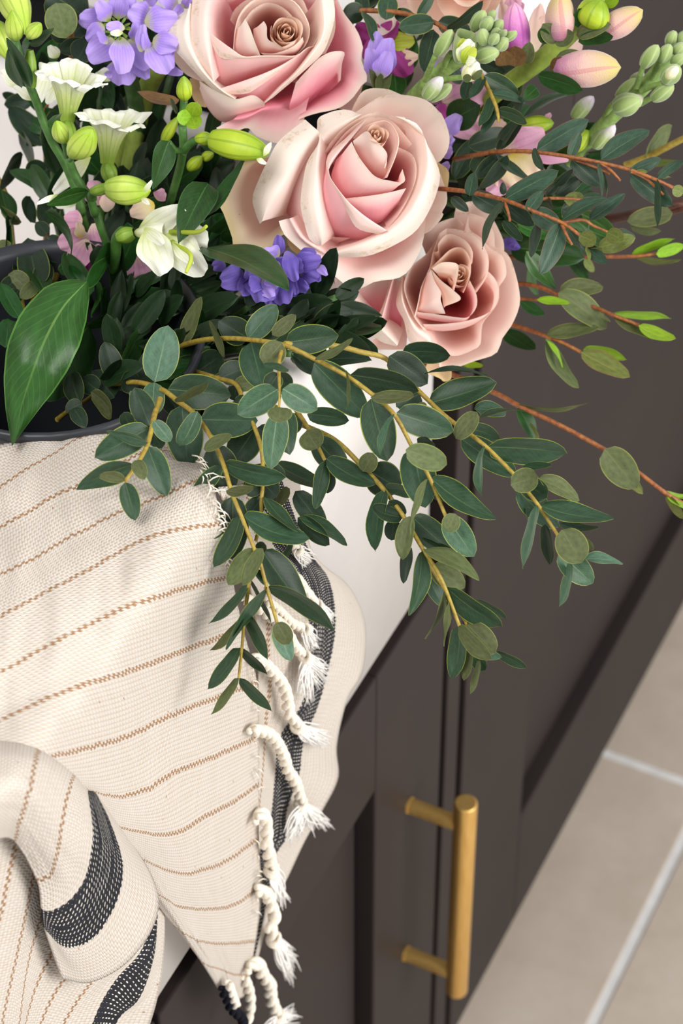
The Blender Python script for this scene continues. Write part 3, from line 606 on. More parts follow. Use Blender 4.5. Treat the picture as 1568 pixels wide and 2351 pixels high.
# -- sixth, reaching right over the cabinet
S = path_px(F1, [(1045, 232, .948), (1280, 240, .958), (1420, 272, .966)]) + path_px(F3, [(170, 45, .972), (250, 120, .970), (330, 200, .967), (440, 305, .962), (510, 360, .958), (560, 395, .955), (650, 465, .951), (780, 595, .947), (830, 660, .946), (890, 735, .945), (980, 875, .946)])
branch('eucalyptus_branch', 'eucalyptus spray reaching furthest right across the grey cabinet front below the roses', [S], [
 (F3, 190, 35, 372, 165, 128, 'd', 'e', -4), (F3, 250, 20, 478, 32, 92, 'd', 'e', -2), (F3, 358, 118, 652, 127, 20, 'd', 'l', -6), (F3, 372, 258, 694, 158, 122, 't'), (F3, 335, 210, 225, 275, 112, 'd', 'r', 5),
 (F3, 345, 250, 345, 290, 40, 'o', 'r', -3), (F3, 590, 285, 740, 302, 66, 't', 'e', 7), (F3, 608, 332, 825, 292, 20, 't', 'l', 3), (F3, 502, 422, 602, 298, 82, 'o', 'r', -5), (F3, 520, 375, 708, 425, 82, 't', 'e', 4),
 (F3, 525, 420, 788, 597, 112, 't', 'e', 3), (F3, 652, 462, 1026, 492, 118, 't'), (F3, 820, 548, 952, 548, 34, 't', 'e', 6), (F3, 636, 458, 624, 690, 38, 'l', 'l', -2), (F3, 760, 640, 888, 598, 104, 'o', 'r', -4),
 (F3, 800, 615, 932, 700, 100, 't', 'r', 5), (F3, 785, 650, 987, 838, 112, 't', 'e', 3), (F3, 890, 610, 1082, 714, 70, 'o', 'e', 5), (F3, 893, 735, 1244, 796, 86, 't', 'l'), (F3, 985, 818, 1172, 840, 38, 't', 'e', 5),
 (F3, 884, 735, 816, 1032, 46, 'l', 'l', -2), (F3, 828, 750, 856, 836, 28, 't', 'e', 5), (F3, 922, 825, 944, 1017, 54, 'd', 'e', 6), (F3, 1000, 850, 1095, 1003, 134, 'o', 'r', -3), (F3, 1025, 855, 1146, 946, 46, 'o', 'e', 4),
 (F3, 985, 955, 1145, 1103, 112, 'l', 'e', 3), (F3, 1105, 988, 1287, 1010, 46, 'l', 'l'), (F3, 1046, 1005, 986, 1211, 46, 'l', 'l', -2), (F3, 500, 350, 590, 360, 60, 'd', 'r', 8)], group=EU)
# -- left hanging twig
S = path_px(F1, [(440, 500, .968), (415, 570, .958), (400, 640, .950), (375, 730, .943), (320, 830, .937), (268, 902, .934)])
branch('eucalyptus_branch', 'small eucalyptus twig pointing down left onto the cream towel', [S], [
 (F1, 388, 640, 121, 786, 130, 't'), (F1, 382, 714, 178, 658, 48, 'l', 'l', -4), (F1, 380, 730, 474, 972, 112, 't'), (F1, 408, 605, 492, 706, 66, 'l', 'r', -3), (F1, 395, 650, 450, 740, 70, 'd', 'r', 5),
 (F1, 318, 818, 33, 940, 104, 't', 'l'), (F1, 268, 898, 146, 870, 50, 'o', 'r', -5), (F1, 320, 798, 366, 892, 64, 'o', 'r', -3), (F1, 270, 905, 320, 1092, 86, 't'), (F1, 295, 640, 262, 565, 66, 'd', 'r', 8),
 (F1, 390, 630, 315, 445, 110, 'd', 'e', 8)], group=EU, dd=-0.026)
# -- dark background sprays under the flowers
S = path_px(F1, [(-60, 600, 1.04), (0, 555, 1.03), (60, 520, 1.02), (140, 460, 1.015)])
branch('eucalyptus_branch', 'dark eucalyptus stub deep behind the broad green leaf at left', [S], [(F1, 50, 525, 8, 375, 92, 'd', 'r'), (F1, 60, 520, -20, 560, 70, 'd'), (F1, 140, 460, 60, 400, 90, 'd', 'r', 4), (F1, 20, 545, 80, 640, 70, 'd')])
# ================================================================== roses
def petal_mat(name, deep, midc, pale, rim):
    m = NT(name); uvv, u, v = m.uv()
    mp = m.n('ShaderNodeMapping'); mp.inputs['Scale'].default_value = (26, 2.2, 1); m.l(uvv, mp.inputs[0])
    st = m.noise(1.0, 3, mp.outputs[0]); cl = m.noise(2.5, 3, uvv)
    vv = m.math('ADD', v, m.math('ADD', m.math('MULTIPLY', m.math('SUBTRACT', st, 0.5), 0.10), m.math('MULTIPLY', m.math('SUBTRACT', cl, 0.5), 0.30)))
    col = m.ramp(vv, [(0.10, rgb(deep)), (0.42, rgb(midc)), (0.70, rgb(pale)), (0.92, rgb(rim))])
    sp = m.noise(9, 5, uvv, 0.7); edge = m.math('MULTIPLY', m.math('GREATER_THAN', v, 0.93), m.math('SUBTRACT', sp, 0.52, clamp=True))
    col = m.mix(m.math('MULTIPLY', edge, 5.0, clamp=True), col, rgb((196, 168, 104)))
    m.set(Base_Color=col, Roughness=0.55, Specular_IOR_Level=0.25)
    m.b.inputs['Sheen Weight'].default_value = 0.08
    m.bump(m.noise(14, 3, mp.outputs[0]), 0.10, 0.0008)
    m.translucent(col, 0.30)
    return m.m
MP = {
 'p': petal_mat('rose_petal_pink', (214, 90, 100), (240, 158, 163), (249, 206, 202), (248, 230, 218)),
 'P': petal_mat('rose_petal_bright_pink', (222, 98, 124), (240, 150, 166), (248, 194, 196), (246, 224, 212)),
 'c': petal_mat('rose_petal_cream', (236, 154, 154), (248, 206, 199), (250, 226, 216), (248, 236, 222)),
 'e': petal_mat('rose_petal_peach', (234, 160, 156), (246, 200, 190), (249, 218, 208), (249, 230, 218)),
 'b': petal_mat('rose_petal_bud', (238, 172, 156), (246, 204, 184), (248, 216, 196), (249, 224, 204)),
 'w': petal_mat('rose_petal_withered', (226, 160, 150), (238, 200, 178), (240, 218, 186), (226, 206, 156)),
}
def sub_rows(R, n_out):
    R = np.array(R); nr, nu = R.shape[:2]; out = []
    S = np.linspace(0, nr - 1, n_out); E = np.concatenate([2 * R[:1] - R[1:2], R, 2 * R[-1:] - R[-2:-1]])
    for s in S:
        k = min(int(s), nr - 2); t = s - k; p0, p1, p2, p3 = E[k:k + 4]
        out.append(0.5 * (2 * p1 + (p2 - p0) * t + (2 * p0 - 5 * p1 + 4 * p2 - p3) * t * t + (3 * p1 - p0 - 3 * p2 + p3) * t ** 3))
    return np.array(out), S
def petal(root, org, F, d0, rim, base, mid=None, lip=None, kind='p', nu=26, ruf=0.5, name='petal', bulge=0.0, ctr=None):
    """loft base -> belly -> crest -> recurved lip; px in frame F, depth in mm behind d0"""
    rim = catmull(rim, nu); base = np.array(base, float)
    fan = (rim - rim.mean(0)) * np.array([0.16, 0.16, 0.0]); b0 = base + fan
    rows = [b0]
    if mid is not None:
        m = catmull(mid, nu); rows += [b0 * 0.45 + m * 0.55 + np.array([0, 0, 3.0]), m, m * 0.42 + rim * 0.58 + (m - rim) * np.array([0.14, 0.14, -0.12])]
        vs = [0.0, 0.22, 0.42, 0.62]
    else:
        for s in (0.35, 0.7):
            q = b0 * (1 - s) + rim * s; q[:, 2] = b0[:, 2] + (rim[:, 2] - b0[:, 2]) * s ** 1.45
            if bulge and ctr is not None:
                dv = q[:, :2] - np.array(ctr); dv /= np.linalg.norm(dv, axis=1)[:, None] + 1e-6; q[:, :2] += dv * bulge * math.sin(math.pi * s)
            rows.append(q)
        vs = [0.0, 0.3, 0.58]
    if lip is None: rows.append(rim); vs.append(0.97)
    else:
        lp = catmull(lip, nu); lp[:, 2] = rim[:, 2] + 0.5 * (lp[:, 2] - rim[:, 2]); md = (rim + lp) / 2; md[:, 2] = np.minimum(rim[:, 2], lp[:, 2]) + 0.2
        rows += [rim, md, lp]; vs += [0.78, 0.92, 1.0]
    G, S = sub_rows(rows, 5 * (len(rows) - 1) + 1); V = np.interp(S, np.arange(len(rows)), vs)
    sd = random.uniform(0, 50); W = np.zeros_like(G)
    for j in range(len(G)):
        for i in range(nu):
            x, y, z = G[j, i]; u = i / (nu - 1)
            k = ruf * (0.15 + 0.85 * V[j] ** 2)
            nz = noise.noise(Vector((u * 4 + sd, V[j] * 2.2, sd))); nf = noise.noise(Vector((u * 13 + sd, V[j] * 3, sd + 9)))
            e = max(0, V[j] - 0.85) / 0.15
            jx = e * ruf * 5.0 * noise.noise(Vector((u * 9, sd, 1.0))); jy = e * ruf * 5.0 * noise.noise(Vector((u * 9, sd, 7.0)))
            px, py = fr(F, x + jx, y + jy); W[j, i] = at(px, py, d0 + (z + k * (1.6 * nz + 0.5 * nf)) / 1000)
    u = np.linspace(0, 1, nu); UV = np.stack([np.repeat(u[None], len(G), 0), np.repeat(V[:, None], nu, 1)], -1)
    return link(name, grid_mesh(name, W - org, UV), root, [MP[kind]])
def bud(root, org, F, d0, c, ax, R, z0, depth, n=10, kind='b', turn0=0.0, rmin=0.1):
    """tight spiral heart: c centre px, ax = px offset of the foot of the bud, R outer radius px"""
    mmpx = d0 / FPX * 1000 / F[2]
    for k in range(n):
        f = (k + 1) / n; r = R * (rmin + (1 - rmin) * f ** 1.15); a0 = turn0 + k * 2.4; half = 1.35 + 0.45 * (1 - f)
        nu, nv = 20, 8; W = np.zeros((nv, nu, 3)); UV = np.zeros((nv, nu, 2))
        for j in range(nv):
            v = j / (nv - 1)
            for i in range(nu):
                u = i / (nu - 1); a = a0 + (u - 0.5) * 2 * half
                edge = abs(u - 0.5) * 2
                rr_ = r * (1.04 - 0.13 * (u - 0.5)) * (0.62 + 0.38 * math.sin(min(1, v * 1.25) * math.pi / 2)) * (1 - 0.10 * max(0, v - 0.75) / 0.25 * (1 - f * 0.9)) + (R * 0.07 * max(0, v - 0.8) / 0.2 if f > 0.55 else 0)
                tip = 1 - 0.25 * edge ** 2.2 + 0.05 * math.cos((u - 0.5) * 9)
                hz = v * tip; zz = z0 + depth * (1 - hz) + (2.2 * f) 
                off = np.array(ax) * (1 - hz)
                x = c[0] + off[0] + rr_ * math.cos(a); y = c[1] + off[1] + rr_ * math.sin(a)
                W[j, i] = at(*fr(F, x, y), d0 + zz / 1000); UV[j, i] = (u, 0.30 + 0.66 * v)
        link('petal', grid_mesh('petal', W - org, UV), root, [MP[kind]])
def rose(label, F, d0, foot, petals, stem_px, budspec):
    org = at(*fr(F, foot[0], foot[1]), d0 + foot[2] / 1000)
    root = empty('rose', org, label, 'rose', 'garden roses at the heart of the bouquet')
    for p in petals:
        kw = dict(p[2]) if len(p) > 2 else {}
        b = p[1] if p[1] else foot
        petal(root, org, F, d0, p[0], b, ctr=foot[:2], **kw)
    bud(root, org, F, d0, **budspec)
    # calyx and stem behind the head
    hip = catmull([org + (org - CP) * 0.001, org + (np.array(at(*stem_px[0])) - org) * 0.25], 5)
    tube('calyx', [org - (org - at(*stem_px[0])) * 0.0, org + (at(*stem_px[0]) - org) * 0.16], [0.012, 0.009, 0.005], M_stem_g, root, org, 10)
    for k in range(5):
        a = k * 1.2566; q = at(*fr(F, foot[0] + 190 * math.cos(a), foot[1] + 190 * math.sin(a)), d0 + (foot[2] + 4) / 1000)
        tube('sepal', [org + (org - CP) * 0.004, (org + q) / 2 + (org - CP) * 0.004, q + (org - CP) * 0.003], [0.003, 0.0045, 0.0006], M_stem_g, root, org, 6)
    tube('stem', [org] + [at(*s) for s in stem_px], [0.0034, 0.0032, 0.003], M_stem_d, root, org, 8)
    return root
FR1 = (370, 0, 3.2667); FR2 = (490, 190, 2.851); FR3 = (760, 460, 3.4844)
# ---- middle rose (largest, front)
R2 = [
 ([(880, 230, 16), (975, 60, 16), (1110, 38, 15), (1230, 78, 15), (1330, 140, 16)], None, dict(kind='c')),
 ([(925, 195, 11), (1100, 88, 10), (1250, 80, 10), (1390, 112, 10), (1470, 180, 10), (1500, 215, 11), (1545, 350, 12), (1530, 450, 14), (1488, 512, 16)], None, dict(kind='c', ruf=0.9)),
 ([(1410, 430, 8), (1482, 590, 8), (1532, 762, 9), (1495, 845, 9), (1505, 870, 9), (1440, 950, 11), (1375, 992, 13)], None, dict(kind='c', ruf=0.9)),
 ([(1470, 520, 15), (1540, 580, 16), (1530, 700, 16), (1525, 780, 16)], None, dict(kind='w', ruf=1.0)),
 ([(350, 490, 18), (180, 528, 16), (90, 640, 15), (20, 770, 15), (60, 840, 15), (120, 1000, 15), (150, 1095, 16), (310, 1146, 17), (400, 1060, 15), (440, 1000, 14), (520, 990, 13)], (720, 760, 50), dict(kind='w', ruf=0.9, mid=[(460, 470, 30), (310, 560, 27), (260, 680, 26), (240, 800, 26), (260, 900, 25), (290, 960, 24), (340, 1000, 22), (400, 960, 24), (450, 920, 26), (500, 880, 28), (560, 880, 30)])),
 ([(470, 960, 14), (492, 1060, 15), (560, 1130, 16), (615, 1125, 15), (650, 1060, 14)], (720, 820, 45), dict(kind='w', ruf=1.0)),
 ([(428, 905, 3), (470, 1000, 4), (600, 1120, 6), (760, 1240, 9), (920, 1352, 12), (1060, 1302, 10), (1225, 1272, 10), (1312, 1180, 9), (1368, 1050, 8), (1392, 890, 8)], (920, 760, 48), dict(kind='c', ruf=0.5, mid=[(520, 880, 2), (600, 1010, 2), (720, 1080, 6), (830, 1130, 16), (900, 1150, 22), (1010, 1150, 24), (1110, 1120, 24), (1200, 1060, 22), (1280, 980, 20), (1320, 880, 20)])),
 ([(790, 1108, 2), (960, 1050, -2), (1140, 968, -3), (1260, 860, -4), (1340, 720, -4), (1385, 580, -4), (1386, 430, -4), (1330, 268, -4), (1160, 215, -4)], (960, 760, 52), dict(kind='c', ruf=0.35, lip=[(825, 1142, 8), (1000, 1135, 6), (1180, 1065, 5), (1330, 965, 5), (1430, 800, 5), (1480, 650, 5), (1474, 560, 6), (1410, 430, 6), (1250, 225, 5)], mid=[(820, 1060, 22), (960, 1020, 24), (1110, 930, 24), (1200, 820, 24), (1250, 700, 24), (1270, 580, 24), (1270, 460, 22), (1220, 340, 20), (1120, 280, 18)])),
 ([(695, 325, 2), (570, 470, -2), (495, 600, -4), (435, 705, -4), (390, 790, -2), (325, 905, 2)], (760, 720, 55), dict(kind='c', ruf=0.3, lip=[(600, 240, 12), (440, 370, 8), (370, 480, 6), (260, 728, 6), (275, 850, 7), (303, 924, 7)], mid=[(740, 400, 24), (660, 500, 24), (600, 600, 24), (560, 700, 24), (520, 790, 24), (480, 860, 26)])),
 ([(690, 390, 6), (625, 540, 4), (605, 760, 4), (645, 960, 6), (760, 1005, 10), (900, 1015, 14)], (780, 740, 56), dict(kind='p', ruf=0.2, mid=[(575, 470, 22), (470, 610, 24), (442, 720, 26), (500, 880, 26), (620, 1005, 26), (760, 1070, 28)])),
 ([(702, 335, 0), (697, 420, -4), (690, 600, -6), (688, 760, -6), (705, 900, -4), (722, 1010, 0), (712, 1062, 3)], (860, 720, 56), dict(kind='c', ruf=0.25, lip=[(695, 400, 5), (640, 470, 3), (602, 560, 1), (571, 770, 0), (590, 900, 1), (628, 1022, 2), (690, 1068, 5)], mid=[(780, 420, 20), (770, 500, 20), (760, 620, 20), (770, 760, 20), (790, 880, 22), (810, 960, 24), (800, 1000, 26)])),
 ([(705, 415, 2), (770, 350, 0), (870, 280, -2), (968, 214, -2)], (900, 640, 50), dict(kind='c', ruf=0.3, lip=[(676, 300, 9), (698, 222, 9), (850, 175, 9), (958, 205, 5)])),
 ([(703, 505, 2), (760, 400, -1), (830, 318, -3), (900, 262, -4), (985, 215, -5), (1080, 188, -5), (1160, 218, -4), (1250, 250, -3), (1332, 268, -2)], (960, 680, 54), dict(kind='e', ruf=0.25)),
 ([(745, 480, 0), (800, 400, -3), (870, 320, -5), (985, 240, -6), (1080, 225, -5), (1180, 260, -4), (1300, 400, -2)], (970, 700, 54), dict(kind='p', ruf=0.25)),
 ([(1000, 242, -6), (900, 370, -9), (770, 525, -10), (764, 625, -10), (860, 760, -10), (940, 832, -9), (1040, 905, -8), (1138, 966, -5)], (960, 740, 56), dict(kind='P', ruf=0.25, lip=[(985, 245, 0), (880, 350, -2), (748, 480, -3), (746, 602, -4), (800, 705, -5), (882, 862, -4), (945, 955, -3), (1080, 992, 0)], mid=[(800, 400, 12), (700, 540, 14), (690, 720, 14), (715, 900, 16), (790, 995, 20), (930, 1026, 22), (1020, 1020, 22), (1110, 985, 22)])),
 ([(1208, 420, -2), (1300, 470, -2), (1330, 560, -2), (1310, 680, -2), (1230, 840, -2), (1142, 950, -1)], (1030, 720, 50), dict(kind='p', ruf=0.2)),
 ([(860, 757, -4), (1000, 742, -7), (1130, 722, -8), (1262, 690, -6)], (1010, 800, 50), dict(kind='P', ruf=0.15, mid=[(880, 830, 8), (990, 905, 10), (1090, 915, 12), (1200, 800, 10)])),
 ([(905, 386, -13), (950, 480, -13), (1020, 575, -14), (1072, 620, -14), (1150, 640, -13), (1250, 648, -10), (1238, 565, -8)], (980, 700, 50), dict(kind='p', ruf=0.2, mid=[(800, 520, 2), (772, 625, 4), (850, 752, 5), (980, 765, 8), (1100, 740, 8), (1190, 690, 8), (1200, 640, 8)])),
 ([(918, 362, -10), (1000, 290, -13), (1130, 258, -14), (1202, 350, -13), (1190, 465, -12), (1130, 622, -9)], (1010, 640, 46), dict(kind='e', ruf=0.15, lip=[(912, 366, -8), (998, 282, -11), (1134, 250, -12), (1212, 350, -10), (1199, 468, -9), (1136, 622, -7)])),
 ([(913, 382, -14), (1000, 318, -17), (1050, 366, -18), (1136, 462, -15), (1118, 560, -11)], (1020, 620, 44), dict(kind='e', ruf=0.12, mid=[(925, 430, 0), (990, 540, 2), (1060, 612, 4), (1118, 622, 4), (1140, 560, 4)])),
]
rose('large pale pink open rose in the middle, overlapping the other two', FR2, 1.008, (930, 740, 58), R2, [(600, 760, 1.10), (420, 840, 1.14), (260, 930, 1.16)],
     dict(c=(1072, 335), ax=(-30, 90), R=68, z0=-21, depth=26, n=9, kind='b'))
# ---- upper rose
R1 = [
 ([(1330, 815, 16), (1445, 832, 17), (1490, 740, 17), (1512, 640, 16), (1540, 560, 16)], None, dict(kind='c', ruf=0.9)),
 ([(90, 380, 14), (95, 450, 15), (190, 560, 16), (300, 610, 16)], None, dict(kind='c', ruf=0.5)),
 ([(215, 590, 18), (225, 700, 19), (270, 780, 20), (330, 805, 18)], None, dict(kind='w', ruf=1.2)),
 ([(225, 30, 3), (222, 200, 1), (240, 340, 0), (310, 500, -1), (395, 610, -2), (480, 685, -2), (560, 738, -2)], (640, 540, 60), dict(kind='c', ruf=0.4, lip=[(215, 55, 12), (60, 170, 11), (30, 245, 11), (75, 345, 10), (140, 420, 9), (300, 590, 7), (420, 695, 5), (530, 748, 3)])),
 ([(395, -60, 2), (362, 60, -2), (356, 240, -4), (375, 400, -4), (398, 612, -2)], (720, 460, 66), dict(kind='p', ruf=0.25, lip=[(245, -60, 8), (225, 100, 6), (222, 240, 5), (250, 390, 3), (388, 612, 2)], mid=[(560, -60, 26), (520, 80, 28), (505, 220, 30), (500, 340, 30), (520, 470, 30)])),
 ([(480, -40, 6), (620, -80, 2), (800, -90, 0), (1000, -90, 0), (1190, -40, 2)], (800, 460, 66), dict(kind='p', ruf=0.3, mid=[(520, 60, 24), (640, -10, 22), (800, -30, 22), (980, -10, 22), (1120, 60, 22)])),
 ([(515, 150, 8), (560, 60, 2), (680, -20, -2), (860, -50, -3), (1040, -20, -3), (1100, 80, -2)], (800, 420, 60), dict(kind='p', ruf=0.25)),
 ([(545, 372, -2), (560, 230, -6), (600, 110, -8), (700, 10, -9), (840, -25, -9), (980, 15, -9), (1060, 110, -8), (1105, 220, -7), (1080, 330, -6), (1010, 412, -4)], (820, 420, 58), dict(kind='c', ruf=0.2, lip=[(540, 372, 0), (552, 225, -3), (590, 100, -5), (690, 0, -6), (840, -38, -6), (988, 2, -6), (1072, 100, -5), (1115, 215, -4), (1092, 330, -3), (1015, 420, -2)])),
 ([(632, 140, -9), (690, 70, -10), (800, 20, -11), (920, 60, -11), (1010, 160, -10), (1040, 260, -9)], (840, 400, 56), dict(kind='e', ruf=0.2)),
 ([(1185, -30, -1), (1200, 120, -4), (1190, 250, -5), (1140, 345, -6), (1100, 400, -5)], (860, 440, 56), dict(kind='c', ruf=0.2)),
 ([(1295, -60, 4), (1305, 100, 3), (1300, 250, 3), (1235, 400, 2)], (900, 480, 56), dict(kind='c', ruf=0.3)),
 ([(632, 138, -12), (668, 215, -12), (705, 320, -12), (744, 414, -11)], (780, 480, 50), dict(kind='c', ruf=0.12, mid=[(565, 240, -1), (548, 375, 3), (620, 435, 5), (735, 435, 5)])),
 ([(356, 242, -3), (440, 305, -6), (530, 372, -9), (620, 428, -10), (742, 420, -11), (880, 418, -11), (1010, 416, -10), (1090, 360, -9), (1150, 343, -8)], (760, 500, 58), dict(kind='p', ruf=0.2, lip=[(360, 300, 0), (440, 428, -3), (540, 445, -5), (630, 445, -7), (742, 436, -8), (880, 434, -8), (1012, 426, -8), (1094, 366, -7), (1152, 346, -6)], mid=[(380, 480, 12), (400, 600, 13), (460, 650, 13), (600, 620, 12), (720, 575, 12), (850, 530, 10), (980, 470, 8), (1080, 400, 6), (1140, 360, 5)])),
 ([(448, 662, -2), (600, 612, -5), (760, 556, -7), (900, 492, -8), (1010, 424, -8), (1112, 350, -7)], (800, 540, 58), dict(kind='P', ruf=0.2, lip=[(505, 708, 3), (640, 702, 1), (730, 652, -1), (860, 560, -3), (1000, 450, -5), (1118, 356, -5)], mid=[(600, 735, 12), (700, 765, 13), (790, 760, 13), (900, 660, 12), (1030, 540, 10), (1140, 400, 8)])),
 ([(775, 772, 0), (890, 652, -5), (1010, 540, -7), (1130, 385, -9), (1185, 300, -9), (1205, 200, -8), (1195, 80, -5), (1185, -30, -2)], (840, 560, 58), dict(kind='c', ruf=0.3, lip=[(835, 735, 4), (965, 625, 3), (1085, 520, 2), (1205, 405, 1), (1262, 285, 2), (1302, 130, 3), (1292, 0, 5), (1270, -60, 6)])),
 ([(285, 605, 4), (430, 692, 0), (560, 742, -3), (690, 714, -3), (778, 770, 0)], (640, 600, 55), dict(kind='c', ruf=0.25, mid=[(298, 670, 16), (345, 800, 19), (450, 912, 20), (600, 890, 17), (775, 800, 10)])),
 ([(412, 960, 7), (490, 1020, 9), (640, 960, 10), (720, 1022, 13), (880, 1075, 15), (1000, 1010, 13), (1060, 955, 12)], (860, 600, 48), dict(kind='P', ruf=0.4, mid=[(560, 880, 4), (680, 850, 4), (780, 800, 5), (880, 780, 8), (980, 740, 10), (1060, 700, 12), (1120, 660, 12)])),
 ([(1010, 620, 2), (1100, 520, 0), (1195, 428, -1), (1290, 386, -1), (1374, 394, 1), (1356, 480, 8), (1345, 600, 12)], (1020, 880, 22), dict(kind='P', ruf=0.3, mid=[(960, 800, 6), (1040, 760, 6), (1120, 700, 6), (1200, 640, 8), (1270, 590, 10), (1300, 580, 14), (1310, 640, 16)])),
 ([(1030, 895, 11), (1160, 850, 8), (1330, 812, 8), (1430, 740, 8), (1505, 640, 8), (1548, 590, 8), (1500, 440, 8), (1512, 360, 8), (1472, 235, 8), (1380, 110, 8), (1340, 30, 8), (1290, -70, 8)], (1000, 620, 48), dict(kind='P', ruf=0.9, mid=[(1040, 850, 14), (1150, 770, 16), (1280, 690, 17), (1345, 640, 18), (1352, 570, 18), (1350, 500, 18), (1345, 430, 18), (1340, 350, 18), (1325, 260, 18), (1310, 170, 17), (1300, 80, 16), (1260, -40, 16)])),
 ([(770, 158, -12), (792, 200, -13), (800, 292, -13), (870, 330, -14), (906, 352, -14), (980, 318, -14), (1045, 262, -13)], (860, 430, 46), dict(kind='e', ruf=0.12, mid=[(690, 230, -1), (700, 320, 1), (745, 400, 3), (840, 410, 4), (920, 412, 4), (1010, 400, 4), (1060, 330, 4)])),
 ([(748, 396, -12), (840, 400, -13), (920, 380, -13), (1000, 340, -13), (1062, 278, -12)], (880, 450, 40), dict(kind='e', ruf=0.1, mid=[(770, 415, -2), (850, 418, -1), (940, 416, 0), (1020, 400, 0), (1070, 330, 0)])),
]
rose('cream and pink rose with browned petal edges, topmost of the three large ones', FR1, 1.022, (820, 560, 62), R1, [(520, 360, 1.12), (360, 600, 1.16), (240, 920, 1.17)],
     dict(c=(945, 225), ax=(-30, 80), R=118, z0=-19, depth=26, n=12, kind='b', turn0=1.0, rmin=0.07))
